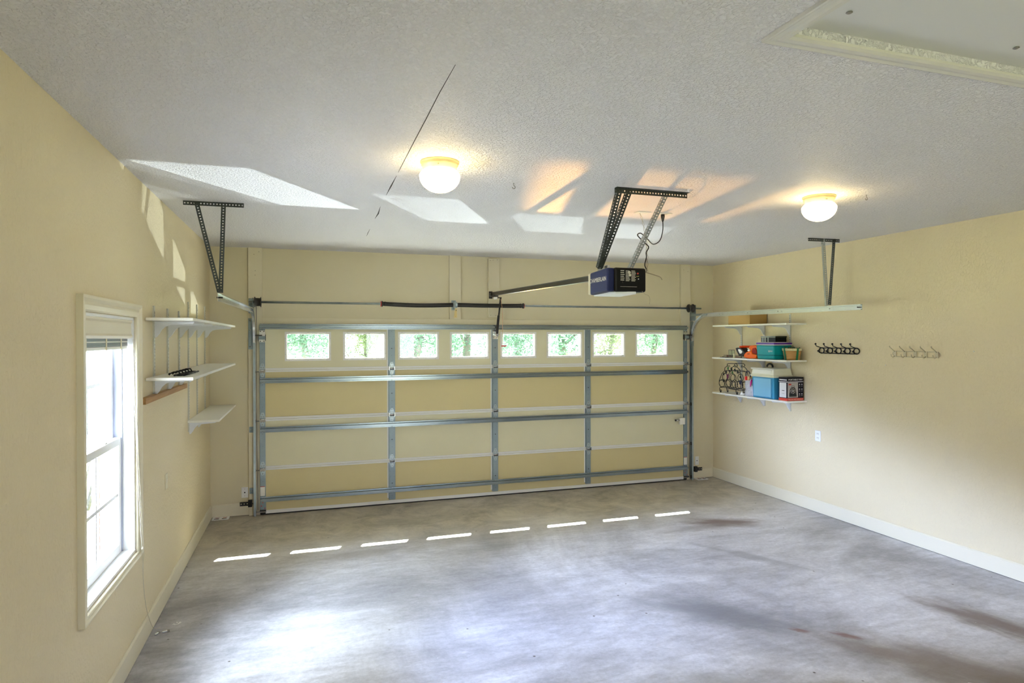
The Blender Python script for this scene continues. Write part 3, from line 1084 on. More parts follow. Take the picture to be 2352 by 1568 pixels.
# ceiling hangers
hl = thing('track_hanger', (-0.15, -2.45, 2.28), 'dark perforated angle hanger holding the left door track to the ceiling', 'track hanger', 'ceiling hangers of the door tracks')
b = MB(); slotted_angle(b, (-0.357, -2.445, H), (0.056, -2.466, H), 0.032, (0, 0, -1), (0, 1, 0)); b.build('ceiling_angle', 'angle', hl)
b = MB(); slotted_angle(b, (-0.285, -2.449, H - 0.004), (-0.118, -2.56, 2.298), 0.032, (1, 0, 0), (0, 1, 0)); b.build('strut', 'angle', hl)
b = MB(); slotted_angle(b, (-0.100, -2.452, H - 0.004), (-0.108, -2.575, 2.296), 0.032, (1, 0, 0), (0, 1, 0)); b.build('strut', 'angle', hl)
hr = thing('track_hanger', (5.58, -2.42, 2.28), 'perforated angle hanger holding the right door track to the ceiling, with one pale strut', 'track hanger', 'ceiling hangers of the door tracks')
b = MB(); slotted_angle(b, (5.352, -2.416, H), (5.742, -2.430, H), 0.032, (0, 0, -1), (0, 1, 0)); b.build('ceiling_angle', 'angle', hr)
b = MB(); slotted_angle(b, (5.53, -2.418, H - 0.004), (5.572, -2.425, 2.285), 0.026, (0.3, 1, 0), (1, 0, 0)); b.build('strut', 'anglelight', hr)
b = MB(); slotted_angle(b, (5.660, -2.422, H - 0.004), (5.585, -2.440, 2.300), 0.034, (1, 0, 0), (0, -1, 0)); b.build('strut', 'angle', hr)

# ================================================================== TORSION SHAFT
SZ, SY = 2.366, -0.135
ts = thing('torsion_spring_shaft', (2.75, SY, SZ - 0.05), 'steel shaft over the garage door with two black torsion springs', 'torsion spring')
b = MB(); b.cyl((-0.105, SY, SZ), (5.66, SY, SZ), 0.0125, 14); b.build('shaft', 'steel', ts)
def spring(x0, x1, sag):
    b = MB()
    pts = []; rs = []
    L = x1 - x0; n = int(L / 0.0062)
    for k in range(n * 2 + 1):
        f = k / (n * 2)
        pts.append((x0 + L * f, SY, SZ - sag * math.sin(math.pi * f)))
        rs.append(0.0262 if k % 2 else 0.0238)
    b.tube(pts, rs, 14)
    return b.build('spring', 'blacksteel', ts)
spring(1.355, 2.175, 0.012)
spring(2.235, 3.050, 0.004)
for x, s in ((1.335, 1), (3.072, -1)):
    b = MB()
    b.lathe([(0.034, -0.006), (0.034, 0.006), (0.026, 0.010), (0.026, 0.032), (0.030, 0.034), (0.027, 0.040)] if s > 0 else
            [(0.027, -0.040), (0.030, -0.034), (0.026, -0.032), (0.026, -0.010), (0.034, -0.006), (0.034, 0.006)], (x, SY, SZ), 'x', 10)
    b.lathe([(0.030, -0.008 - s * 0.010), (0.035, -0.003 - s * 0.010), (0.030, 0.002 - s * 0.010)], (x, SY, SZ), 'x', 10, 1)
    b.build('winding_cone', ['drum', 'redpaint'], ts)
b = MB()
b.lathe([(0.036, -0.020), (0.036, -0.012), (0.028, -0.006), (0.028, 0.006), (0.036, 0.012), (0.036, 0.020)], (2.205, SY, SZ), 'x', 16)
b.box(2.199, 2.211, SY + 0.004, -0.034, SZ - 0.05, SZ + 0.05)
b.box(2.180, 2.236, -0.038, -0.034, SZ - 0.06, SZ + 0.06)
b.build('centre_bracket', 'steel', ts)
b = MB()
b.prism([(2.184, 2.212), (2.224, 2.212), (2.222, 2.318), (2.202, 2.330)], lambda u, v, t: (u, t, v), -0.150, -0.146)
b.disc((2.212, -0.1505, 2.300), (0, -1, 0), 0.006, 8, 1)
b.disc((2.206, -0.1505, 2.226), (0, -1, 0), 0.003, 8, 1)
b.build('warning_tag', [mat('yellowed_tag', (0.62, 0.48, 0.20), 0.6), 'dark'], ts)
for x, s in ((-0.012, -1), (5.50, 1)):
    b = MB()
    b.lathe([(0.056, -0.036), (0.056, -0.030), (0.045, -0.026), (0.046, 0.022), (0.058, 0.026), (0.058, 0.032), (0.02, 0.034)] if s > 0 else
            [(0.02, -0.034), (0.058, -0.032), (0.058, -0.026), (0.046, -0.022), (0.045, 0.026), (0.056, 0.030), (0.056, 0.036)],
            (x, SY, SZ), 'x', 22)
    for k in range(3):
        a = R(90 + 120 * k)
        b.disc((x - s * 0.0365, SY + 0.034 * math.cos(a), SZ + 0.034 * math.sin(a)), (-s, 0, 0), 0.009, 8, 1)
    b.build('cable_drum', ['drum', 'dark'], ts)
    b = MB()
    xb = x + s * 0.050
    b.box(xb - 0.002, xb + 0.002, SY - 0.04, -0.0385, SZ - 0.17, SZ + 0.045)
    b.box(min(xb, xb + s * 0.05), max(xb, xb + s * 0.05), -0.042, -0.0385, SZ - 0.12, SZ + 0.045)
    for k in range(4):
        b.disc((xb - s * 0.0024, SY + 0.0 + 0.018 * (k % 2) + 0.01, SZ - 0.13 + 0.022 * (k // 2)), (-s, 0, 0), 0.004, 8, 1)
    b.build('bearing_plate', ['stile', 'dark'], ts)
    b = MB()
    b.tube([(x + s * 0.018, SY + 0.046, SZ), (x + s * 0.018, -0.078, 1.0), (x + s * 0.010, -0.078, 0.06)], 0.0022, 6)
    b.build('lift_cable', 'drum', ts)

# ================================================================== OPENER
OX, OZ = 2.640, 2.365
op = thing('garage_door_opener', (OX, -3.5, 2.27), 'black and navy garage door opener motor hanging on slotted angles, with its long rail', 'door opener')
x0, x1, y0_, y1_, z0, z1 = 2.478, 2.775, -3.655, -3.330, 2.282, 2.452
navy = mat('navy_plastic', (0.010, 0.016, 0.070), 0.5, spec=0.25)
bk = mat('black_plastic', (0.004, 0.004, 0.005), 0.4, spec=0.2)
cream = mat('cream_lens', (0.72, 0.68, 0.52), 0.3)
b = MB(); b.box(x0 + 0.05, x1, y0_, y1_ - 0.01, z0, z1); b.build('housing', bk, op, bevel=0.016, seg=3)
b = MB()
sp = [(y0_ + 0.012, z0 + 0.004), (y1_ - 0.03, z0 - 0.006), (y1_ - 0.03, z1 - 0.014), (y0_ + 0.012, z1 - 0.002)]
b.prism(sp, lambda u, v, t: (t, u, v), x0, x0 + 0.055)
sc = b.build('side_cover', navy, op, bevel=0.012, seg=3)
lettering('CHAMBERLAIN', sc, (x0 - 0.001, (y0_ + y1_) / 2 + 0.0, 2.375), (0, -1, 0), (0, 0, 1), 0.044, 'plate', width=0.90)
b = MB(); b.box(x0 - 0.004, x0 + 0.058, y1_ - 0.030, y1_ - 0.004, z0 - 0.004, z1 - 0.016)
b.build('lens_trim', cream, op, bevel=0.010, seg=3)
b = MB(); b.prism([(x0 + 0.03, -3.36), (x0 + 0.06, -3.64), (x1 - 0.08, -3.655), (x1 - 0.05, -3.36)], lambda u, v, t: (u, v, t), z0 - 0.014, z0 + 0.004)
b.build('light_lens', mat('milky_lens', (0.80, 0.82, 0.84), 0.35), op, bevel=0.004)
yb_ = y0_ - 0.0008
b = MB()
lm = mat('label_print', (0.62, 0.60, 0.52), 0.5)
for col, (cx0, cx1, rows) in enumerate(((2.572, 2.606, 6), (2.612, 2.648, 9), (2.656, 2.692, 9))):
    for r_ in range(rows):
        z = 2.432 - r_ * (0.078 / rows) * 1.0
        wv = random.uniform(0.75, 1.0)
        b.box(cx0, cx0 + (cx1 - cx0) * wv, yb_ - 0.0006, yb_, z - 0.0046, z - (0.0 if rows == 6 else 0.001))
b.lathe([(0.011, 0), (0.011, -0.001)], (2.640, yb_, 2.418), 'y', 12)
b.lathe([(0.010, 0), (0.010, -0.001)], (2.645, yb_, 2.400), 'y', 12)
b.box(2.57, 2.70, yb_ - 0.0006, yb_, 2.318, 2.3195)
b.build('label_panel', lm, op)
b = MB()
b.lathe([(0.006, 0), (0.006, -0.004), (0, -0.006)], (2.706, yb_, 2.412), 'y', 10, 0)
b.lathe([(0.003, 0), (0.003, -0.003)], (2.700, yb_, 2.392), 'y', 8, 1)
b.lathe([(0.003, 0), (0.003, -0.003)], (2.711, yb_, 2.393), 'y', 8, 1)
b.lathe([(0.0035, 0), (0.0035, -0.003)], (2.711, yb_, 2.374), 'y', 8, 2)
b.build('button', ['redpaint', mat('yellow_button', (0.55, 0.5, 0.1), 0.4), 'white'], op)
# rail: T section sloping up to the wall
b = MB()
RA, RB = Vector((OX, -3.36, 2.425)), Vector((2.675, -0.10, 2.505))
dv = (RB - RA).normalized()
b.path_sweep([(RA, (1, 0, 0), (0, 0, 1)), (RB, (1, 0, 0), (0, 0, 1))],
             [(-0.017, -0.022), (0.017, -0.022), (0.017, -0.018), (0.004, -0.018), (0.004, 0.018), (0.015, 0.018), (0.015, 0.022), (-0.015, 0.022), (-0.015, 0.018), (-0.004, 0.018), (-0.004, -0.018), (-0.017, -0.018)])
b.build('rail', 'blacksteel', op)
b = MB()
b.tube([RA + Vector((0.010, 0, -0.006)), RB + Vector((0.010, -0.02, -0.006))], 0.0045, 6)
b.build('drive_chain', 'steel', op)
b = MB()
b.box(2.650, 2.700, -0.30, -0.20, 2.462, 2.485)
b.box(2.662, 2.690, -0.29, -0.22, 2.435, 2.465, 1)
b.build('trolley', ['blacksteel', 'white'], op, bevel=0.004)
b = MB()
b.box(2.660, 2.700, -0.12, -0.038, 2.478, 2.525)
b.cyl((2.655, -0.085, 2.50), (2.705, -0.085, 2.50), 0.012, 12)
b.box(2.655, 2.700, -0.042, -0.038, 2.455, 2.545)
b.build('header_bracket', 'blacksteel', op)
b = MB()
b.obox((2.745, -0.245, 2.455), (2.737, -0.175, 2.20), 0.020, 0.006, (0, 1, 0))
b.obox((2.737, -0.180, 2.24), (2.735, -0.115, 2.005), 0.030, 0.008, (0, 1, 0))
b.obox((2.690, -0.245, 2.455), (2.755, -0.245, 2.455), 0.012, 0.012)
b.lathe([(0.009, -0.01), (0.009, 0.01)], (2.735, -0.118, 2.012), 'x', 8, 1)
b.build('door_arm', ['blacksteel', 'bright'], op)
b = MB()
b.box(2.54, 2.56, -3.52, -3.36, z1 - 0.02, z1 + 0.03)
b.box(2.56, 2.72, -3.50, -3.40, z1, z1 + 0.010)
b.build('mounting_lug', 'bright', op, bevel=0.002, seg=1)

oh = thing('opener_hanger', (2.75, -3.745, 2.45), 'dark perforated angle frame hanging the door opener from the ceiling', 'opener hanger')
b = MB(); slotted_angle(b, (2.482, -3.745, H), (3.048, -3.745, H), 0.034, (0, 0, -1), (0, -1, 0)); b.build('ceiling_angle', 'angle', oh)
b = MB(); slotted_angle(b, (2.510, -3.742, H - 0.006), (2.492, -3.46, 2.46), 0.034, (1, 0, 0), (0, 1, 0)); b.build('strut', 'angle', oh)
b = MB(); slotted_angle(b, (2.588, -3.738, H - 0.006), (2.500, -3.46, 2.47), 0.034, (1, 0, 0), (0, 1, 0)); b.build('strut', 'angle', oh)
b = MB(); slotted_angle(b, (2.880, -3.738, H - 0.006), (2.735, -3.46, 2.45), 0.028, (1, 0, 0), (0, 1, 0), m=0); b.build('strut', 'anglelight', oh)

# emergency pull cord with red handle
pc = thing('emergency_pull_cord', (2.772, -0.235, 1.87), 'thin pull cord with red handle dangling from the opener trolley', 'pull cord')
b = MB(); b.tube([(2.745, -0.25, 2.44), (2.770, -0.238, 2.3), (2.772, -0.235, 1.875)], 0.0022, 6); b.build('cord', mat('orange_cord', (0.65, 0.33, 0.20), 0.7), pc)
b = MB(); b.lathe([(0.004, -0.036), (0.009, -0.030), (0.008, 0), (0.010, 0.020), (0.004, 0.036)], (2.790, -0.235, 1.868), 'x', 10)
b.build('handle', mat('red_plastic', (0.50, 0.02, 0.015), 0.35), pc)

# ceiling outlets and the opener's cables
def plate_z(x, y, lab):
    t = thing('ceiling_outlet', (x, y, H), lab, 'outlet', 'electrical plates on the ceiling')
    b = MB(); b.box(x - 0.060, x + 0.060, y - 0.038, y + 0.038, H - 0.006, H); b.build('cover_plate', 'plate', t, bevel=0.002, seg=1)
    b = MB(); b.box(x - 0.028, x + 0.028, y - 0.012, y + 0.012, H - 0.008, H - 0.005); b.build('socket', 'plate', t)
    return t
plate_z(3.085, -3.06, 'cream outlet plate on the ceiling that thin bell wires hang from')
plate_z(3.275, -3.065, 'cream outlet plate on the ceiling with the black plug in it')
pw = thing('power_cord', (3.0, -3.2, 2.45), 'black power cord looping from the ceiling outlet down to the door opener', 'power cord')
b = MB()
b.tube(smooth([(3.268, -3.065, H - 0.045), (3.265, -3.07, 2.84), (3.22, -3.10, 2.75), (3.10, -3.2, 2.70), (2.99, -3.30, 2.72), (2.90, -3.36, 2.75), (2.86, -3.38, 2.73), (2.90, -3.40, 2.68), (2.93, -3.42, 2.64),
        (2.91, -3.42, 2.60), (2.90, -3.44, 2.56), (2.875, -3.46, 2.50), (2.885, -3.47, 2.46), (2.85, -3.50, 2.44), (2.77, -3.55, 2.435)]), 0.0042, 8)
b.build('cable', 'blacksteel', pw)
b = MB()
b.lathe([(0.005, -0.060), (0.010, -0.045), (0.016, -0.018), (0.016, 0)], (3.268, -3.065, H - 0.008), 'z', 12)
b.build('plug', 'blacksteel', pw)
bw = thing('bell_wire', (2.95, -3.3, 2.4), 'thin twisted bell wires hanging from the ceiling plate to the door opener', 'wire')
b = MB()
for s in (-1, 1):
    pts = []
    for k in range(26):
        f = k / 25
        px = 3.06 - 0.20 * f ** 1.4; py = -3.06 - 0.46 * f; pz = H - 0.006 - 0.53 * f
        pts.append((px + s * 0.006 * math.sin(k * 1.1), py + s * 0.006 * math.cos(k * 1.1), pz))
    b.tube(pts, 0.0013, 5)
b.tube(smooth([(2.78, -3.58, 2.44), (2.80, -3.62, 2.425), (2.84, -3.66, 2.405), (2.87, -3.68, 2.39), (2.88, -3.69, 2.37)]), 0.0035, 6)
b.tube(smooth([(2.74, -3.655, 2.29), (2.76, -3.66, 2.27), (2.79, -3.66, 2.258), (2.80, -3.66, 2.235), (2.796, -3.66, 2.20)]), 0.0011, 5)
b.build('wires', mat('wire_sheath', (0.36, 0.30, 0.20), 0.6), bw)

# ================================================================== CEILING LAMPS
dome_m = mat('glowing_milk_glass', (0.9, 0.9, 0.85), 0.3, emit=((1.0, 0.77, 0.36), 20.0))
base_m = mat('brass_lamp_ring', (0.85, 0.72, 0.38), 0.35, 0.2)
lampA = thing('ceiling_lamp', (1.233, -4.0, 2.80), 'lit round glass ceiling lamp in the middle of the ceiling, above the door springs', 'ceiling lamp', 'lit dome lamps on the ceiling')
c = (1.233, -4.0, 0)
b = MB()
b.lathe([(0.112, H - 0.001), (0.112, H - 0.008), (0.104, H - 0.012), (0.106, H - 0.022), (0.098, H - 0.028), (0.096, H - 0.048), (0.088, H - 0.056)], c, 'z', 40)
b.build('lamp_base', base_m, lampA)
b = MB()
prof = [(0.088, H - 0.050), (0.104, H - 0.058)]
for k in range(13):
    a = R(-6 + 96 * k / 12)
    prof.append((0.1165 * math.cos(a), 2.893 - 0.0 - 0.093 * math.sin(a)))
prof[-1] = (0.0001, 2.800)
b.lathe(prof, c, 'z', 40)
b.build('glass_dome', dome_m, lampA)
b = MB(); b.lathe([(0.0035, -0.008), (0.0035, 0.008)], (1.205, -4.096, H - 0.038), 'y', 8); b.build('set_screw', 'screw', lampA)
lampB = dup(lampA, (4.018, -3.94, 2.80), 'lit round glass ceiling lamp on the right, near the right wall')
for ch in lampB.children:
    if ch.name.startswith('set_screw'):
        pass

def ceiling_hook(x, y, lab):
    b = MB()
    pts = [(x, y, H), (x, y, H - 0.018)] + [(x + 0.010 * math.sin(R(a)) - 0.0, y, H - 0.028 + 0.010 * math.cos(R(a))) for a in range(0, 271, 30)]
    b.tube(pts, 0.0022, 6)
    return tag(b.build('ceiling_hook', 'screw'), lab, 'hook', 'small hooks screwed into the ceiling')
ceiling_hook(1.791, -3.665, 'tiny screw hook in the ceiling right of the middle lamp')
ceiling_hook(4.288, -4.096, 'tiny screw hook in the ceiling right of the right-hand lamp')

# ================================================================== LEFT SHELVES
BH = 0.019
def bracket_poly(L, s):
    # s = +1 points to +x from wall
    return [(0, 0), (L, 0), (L + 0.004, -0.008), (L - 0.010, -0.018), (0.100, -0.026), (0.066, -0.036), (0.044, -0.058), (0.028, -0.088), (0.012, -0.108), (0, -0.112)]
def shelf(xw, s, y0, y1, ztop, depth, ys, label, group, tilt=0.0):
    t = thing('wall_shelf', (xw + s * depth / 2, (y0 + y1) / 2, ztop - BH), label, 'shelf', group)
    b = MB()
    xa, xb = sorted((xw + s * 0.012, xw + s * (depth + 0.012)))
    b.box(xa, xb, y0, y1, ztop - BH, ztop)
    b.build('board', 'shelf', t, bevel=0.0015, seg=1)
    for y in ys:
        b = MB()
        b.prism(bracket_poly(depth - 0.035, s), lambda u, v, q: (xw + s * (0.011 + u), y + q, ztop - BH - 0.0005 + v), -0.006, 0.006)
        b.build('bracket', 'bracket', t, bevel=0.001, seg=1)
    return t
ysL = [-2.668, -2.215, -1.770, -1.335, -0.872, -0.385]
shelf(XL, 1, -2.93, -0.33, 2.103, 0.280, ysL, 'long empty white shelf, topmost on the left wall', 'white shelves on the left wall')
shelf(XL, 1, -2.93, -0.33, 1.706, 0.280, ysL, 'long white shelf on the left wall with small black ironwork lying on it', 'white shelves on the left wall')
shelf(XL, 1, -1.435, -0.06, 1.242, 0.255, ysL[3:], 'short white shelf, lowest on the left wall', 'white shelves on the left wall')
def standard(xw, s, y, z0, z1, label, group):
    b = MB()
    x0, x1 = sorted((xw, xw + s * 0.011))
    b.box(x0, x1, y - 0.012, y + 0.012, z0, z1, 0)
    z = z0 + 0.03
    xf = xw + s * 0.0114
    while z < z1 - 0.03:
        for dy in (-0.005, 0.005):
            b._add([(xf, y + dy - 0.0016, z), (xf, y + dy + 0.0016, z), (xf, y + dy + 0.0016, z + 0.012), (xf, y + dy - 0.0016, z + 0.012)], [(0, 1, 2, 3)], 1)
        z += 0.0254
    for zz in (z0 + 0.05, (z0 + z1) / 2, z1 - 0.05):
        b.lathe([(0.004, 0), (0.004, s * 0.002), (0, s * 0.003)], (xf, y, zz), 'x', 8, 2)
    return tag(b.build('shelf_standard', ['standard', 'dark', 'screw']), label, 'shelf standard', group)
names = ['nearest the window, ending on the batten', 'second from the window, ending on the batten', 'third from the window, ending on the batten',
         'fourth from the window, beside the batten', 'fifth from the window', 'nearest the garage door corner']
for i, y in enumerate(ysL):
    standard(XL, 1, y, 1.582 if i < 3 else (1.13 if i < 5 else 1.20), (2.192, 2.192, 2.192, 2.292, 2.292, 2.30)[i],
             'slotted metal shelf upright on the left wall, ' + names[i], 'shelf uprights on the left wall')
b = MB(); b.box(XL, XL + 0.038, -3.055, -1.60, 1.545, 1.583)
tag(b.build('wooden_batten', 'wood', bevel=0.001, seg=1), 'brown wooden batten screwed to the left wall under the long shelves', 'batten')
b = MB()
b.box(XL, XL + 0.006, -2.31, -2.235, 0.835, 0.950)
b.box(XL + 0.006, XL + 0.010, -2.285, -2.26, 0.87, 0.915)
tag(b.build('wall_switch', 'trim', bevel=0.002, seg=1), 'cream switch plate on the left wall below the shelves', 'switch')

# black ironwork lying on the left middle shelf
rk = thing('iron_trinket', (-0.34, -2.45, 1.706), 'small black iron hook strip lying flat on the left middle shelf', 'ironwork')
b = MB()
zb_ = 1.712
for k in range(5):
    yy = -2.70 + k * 0.115
    cx = -0.335 + 0.012 * (k % 2)
    b.tube([(cx + 0.026 * math.cos(R(a)), yy + 0.040 * math.sin(R(a)), zb_) for a in range(0, 360, 24)], 0.0055, 6, closed=True)
b.tube([(-0.305, -2.75, zb_), (-0.300, -2.18, zb_)], 0.006, 6)
b.tube([(-0.365, -2.75, zb_), (-0.362, -2.18, zb_)], 0.006, 6)
b.build('frame', 'blackiron', rk)
for k in range(5):
    b = MB()
    yy = -2.70 + k * 0.115
    b.tube([(-0.335, yy, zb_), (-0.345, yy, zb_ + 0.022), (-0.38, yy + 0.01, zb_ + 0.020), (-0.405, yy + 0.02, zb_ + 0.008)], 0.005, 6)
    b.lathe([(0.001, -0.009), (0.009, 0), (0.001, 0.009)], (-0.408, yy + 0.02, zb_ + 0.006), 'z', 8)
    b.build('hook', 'blackiron', rk)

# ================================================================== RIGHT SHELVES
ysR = [-0.620, -1.060, -1.500]
shelf(XR, -1, -1.765, -0.400, 2.128, 0.285, ysR, 'white shelf on the right wall, topmost, holding one cardboard box', 'white shelves on the right wall')
shelf(XR, -1, -1.770, -0.390, 1.704, 0.285, ysR, 'white shelf on the right wall holding the hedge trimmer and teal cooler', 'white shelves on the right wall')
shelf(XR, -1, -1.775, -0.395, 1.240, 0.285, ysR, 'white shelf on the right wall, lowest, holding the wine rack and blue cooler', 'white shelves on the right wall')
for y, z0, z1, nm in ((-0.620, 1.15, 2.24, 'nearest the garage door'), (-1.060, 1.11, 2.24, 'the middle one of three'), (-1.500, 1.09, 2.245, 'furthest from the garage door')):
    standard(XR, -1, y, z0, z1, 'slotted metal shelf upright on the right wall, ' + nm, 'shelf uprights on the right wall')

# cardboard box on the top shelf
b = MB(); b.box(5.682, 5.935, -1.115, -0.70, 2.129, 2.275)
b.box(5.680, 5.937, -1.117, -0.698, 2.268, 2.276)
o = tag(b.build('cardboard_box', 'card'), 'closed brown cardboard box on the top right-hand shelf behind the track', 'box')

# ---- middle shelf
ZM = 1.7045
def yz(u, v):   # drawing units of the hedge trimmer side view -> y, z
    return (-0.905 - (u - 640) * 0.000787 * 0.92, ZM + (1060 - v) * 0.00052)
ht = thing('hedge_trimmer', (5.76, -1.03, ZM), 'orange electric hedge trimmer with black guard on the right middle shelf', 'hedge trimmer')
orange = mat('orange_plastic', (0.78, 0.125, 0.0), 0.5, spec=0.2)
dred = mat('dark_red_plastic', (0.28, 0.012, 0.004), 0.6, spec=0.2)
def P2(pts): return [yz(u, v) for u, v in pts]
FX = lambda u, v, t: (t, u, v)
b = MB()
b.prism(P2([(700, 950), (735, 1045), (870, 1058), (1030, 1058), (1060, 1000), (1060, 960), (940, 940), (930, 900), (880, 880), (800, 900)]), FX, 5.71, 5.83)
b.prism(P2([(930, 905), (1010, 940), (1060, 960), (1060, 760), (960, 740), (870, 748), (815, 790), (835, 850), (880, 890)]), FX, 5.725, 5.815)
b.build('housing', orange, ht, bevel=0.012, seg=3)
b = MB()
b.tube([(5.70, *yz(645, 785)), (5.70, *yz(720, 775)), (5.74, *yz(800, 775)), (5.76, *yz(850, 775))], [0.013, 0.012, 0.012, 0.014], 10)
b.tube([(5.84, *yz(645, 785)), (5.84, *yz(720, 775)), (5.80, *yz(800, 775)), (5.78, *yz(850, 775))], [0.013, 0.012, 0.012, 0.014], 10)
b.tube([(5.70, *yz(645, 788)), (5.84, *yz(645, 788))], 0.013, 10)
b.build('front_handle', mat('red_orange_plastic', (0.62, 0.045, 0.0), 0.5, spec=0.2), ht)
b = MB()
b.prism(P2([(905, 935), (935, 815), (1000, 800), (1030, 850), (1045, 945)]), FX, 5.716, 5.722)
b.build('grip', dred, ht, bevel=0.002, seg=1)
b = MB()
b.prism(P2([(760, 1040), (860, 1035), (850, 1068), (760, 1062)]), FX, 5.72, 5.82)
b.build('foot_pad', dred, ht, bevel=0.002, seg=1)
b = MB(); b.prism(P2([(820, 855), (870, 840), (885, 875), (840, 890)]), FX, 5.7065, 5.724); b.build('rating_label', 'plate', ht)
b = MB(); b.prism(P2([(820, 945), (875, 940), (872, 955), (822, 960)]), FX, 5.708, 5.712); b.build('vent', 'rubber', ht)
b = MB()
gp = P2([(515, 822), (560, 806), (640, 812), (700, 855), (765, 930), (715, 1000), (680, 1012), (610, 1010), (545, 900)])
gi = P2([(560, 845), (610, 838), (660, 860), (705, 905), (700, 920), (600, 925), (570, 880)])
# ring built as a fan of quads around the clear window
cgy = sum(p[0] for p in gi) / len(gi); cgz = sum(p[1] for p in gi) / len(gi)
def ring_prism(b, outer, centre, scale, x0, x1, m=0):
    inner = [(centre[0] + (p[0] - centre[0]) * scale, centre[1] + (p[1] - centre[1]) * scale) for p in outer]
    n = len(outer)
    for i in range(n):
        j = (i + 1) % n
        b.prism([outer[i], outer[j], inner[j], inner[i]], FX, x0, x1, m)
    return inner
inn = ring_prism(b, gp, (cgy, cgz), 0.52, 5.705, 5.712)
ring_prism(b, gp, (cgy, cgz), 0.90, 5.712, 5.80)
b.build('hand_guard', 'rubber', ht)
b = MB(); b.prism(inn, FX, 5.707, 5.709); b.build('clear_window', mat('smoked_plastic', (0.42, 0.36, 0.22), 0.2), ht)
b = MB()
b.box(5.758, 5.766, -0.96, -0.50, 1.728, 1.733, 0)
for k in range(17):
    y = -0.52 - k * 0.026
    b.prism([(y, 0.0), (y - 0.010, 0.0), (y - 0.007, 0.022), (y - 0.003, 0.022)], lambda u, v, t: (5.766 + v, u, t), 1.7275, 1.7305, 0)
    b.prism([(y, 0.0), (y - 0.010, 0.0), (y - 0.007, 0.022), (y - 0.003, 0.022)], lambda u, v, t: (5.758 - v, u, t), 1.7275, 1.7305, 0)
b.build('blade', 'drum', ht)
b = MB(); b.box(5.735, 5.750, -0.62, -0.50, ZM, ZM + 0.010)
b.box(5.70, 5.72, -0.75, -0.50, ZM, ZM + 0.006)
tag(b.build('pruning_saw', 'rubber', bevel=0.002, seg=1), 'thin black tool lying at the door end of the right middle shelf', 'hand tool')
b = MB(); b.box(5.80, 5.812, -0.80, -0.505, ZM + 0.0, ZM + 0.012); b.box(5.80, 5.812, -0.62, -0.505, ZM + 0.012, ZM + 0.030)
tag(b.build('wooden_stick', mat('red_brown_wood', (0.26, 0.09, 0.04), 0.5)), 'red-brown wooden stick lying behind the trimmer blade', 'stick')
# wire and glass lantern
ln = thing('glass_jar', (5.80, -0.74, ZM), 'small clear glass jar with dark rim between blade and hedge trimmer', 'jar')
b = MB(); b.lathe([(0.030, 0.002), (0.033, 0.01), (0.034, 0.085), (0.036, 0.095), (0.032, 0.095), (0.031, 0.01)], (5.705, -0.735, ZM), 'z', 18); b.build('glass_body', MT['glass'], ln)
b = MB(); b.lathe([(0.034, 0.0), (0.034, 0.006), (0.02, 0.008)], (5.705, -0.735, ZM), 'z', 18)
for k in range(4):
    a = R(45 + 90 * k); b.cyl((5.705 + 0.036 * math.cos(a), -0.735 + 0.036 * math.sin(a), ZM + 0.004), (5.705 + 0.036 * math.cos(a), -0.735 + 0.036 * math.sin(a), ZM + 0.10), 0.0022, 6)
b.tube([(5.705 + 0.036 * math.cos(R(a)), -0.735 + 0.036 * math.sin(R(a)), ZM + 0.10) for a in range(0, 360, 20)], 0.003, 6, closed=True)
b.build('wire_frame', 'screw', ln)
b = MB(); b.lathe([(0.014, 0), (0.014, 0.055), (0.010, 0.058), (0.001, 0.058)], (5.690, -0.805, ZM), 'z', 14)
tag(b.build('candle', mat('ivory_wax', (0.80, 0.76, 0.52), 0.5)), 'short ivory candle standing beside the glass jar', 'candle')

def cooler_body(b, x0, x1, y0, y1, z0, z1, taper):
    t = taper
    vs = [(x0 + t, y0 + t, z0), (x1 - t, y0 + t, z0), (x1 - t, y1 - t, z0), (x0 + t, y1 - t, z0), (x0, y0, z1), (x1, y0, z1), (x1, y1, z1), (x0, y1, z1)]
    b._add(vs, [(3, 2, 1, 0), (4, 5, 6, 7), (0, 1, 5, 4), (1, 2, 6, 5), (2, 3, 7, 6), (3, 0, 4, 7)])
# teal cooler
tc_ = thing('teal_cooler', (5.80, -1.40, ZM), 'small teal cooler with purple and white lid on the right middle shelf', 'cooler')
teal = mat('teal_plastic', (0.0, 0.27, 0.30), 0.42, spec=0.25)
b = MB(); cooler_body(b, 5.675, 5.935, -1.545, -1.235, ZM, 1.872, 0.010); b.build('body', teal, tc_, bevel=0.014, seg=3)
b = MB(); cooler_body(b, 5.6775, 5.9325, -1.5425, -1.2375, 1.745, 1.760, 0.0); b.build('body_band', mat('dark_teal_plastic', (0.0, 0.19, 0.23), 0.42, spec=0.25), tc_, bevel=0.006, seg=2)
b = MB(); b.box(5.668, 5.940, -1.552, -1.228, 1.872, 1.882); b.build('lid_rim', 'plate', tc_, bevel=0.004)
b = MB(); cooler_body(b, 5.674, 5.936, -1.547, -1.233, 1.880, 1.903, 0.0); b.build('lid', mat('purple_plastic', (0.07, 0.005, 0.30), 0.35), tc_, bevel=0.008, seg=2)
b = MB(); b.box(5.672, 5.938, -1.549, -1.231, 1.903, 1.908); b.build('lid_top', 'plate', tc_, bevel=0.002, seg=1)
lettering('Igloo', tc_, (5.6735, -1.485, 1.805), (0, -1, 0), (0, 0, 1), 0.030, 'white', name='logo', width=1.2)
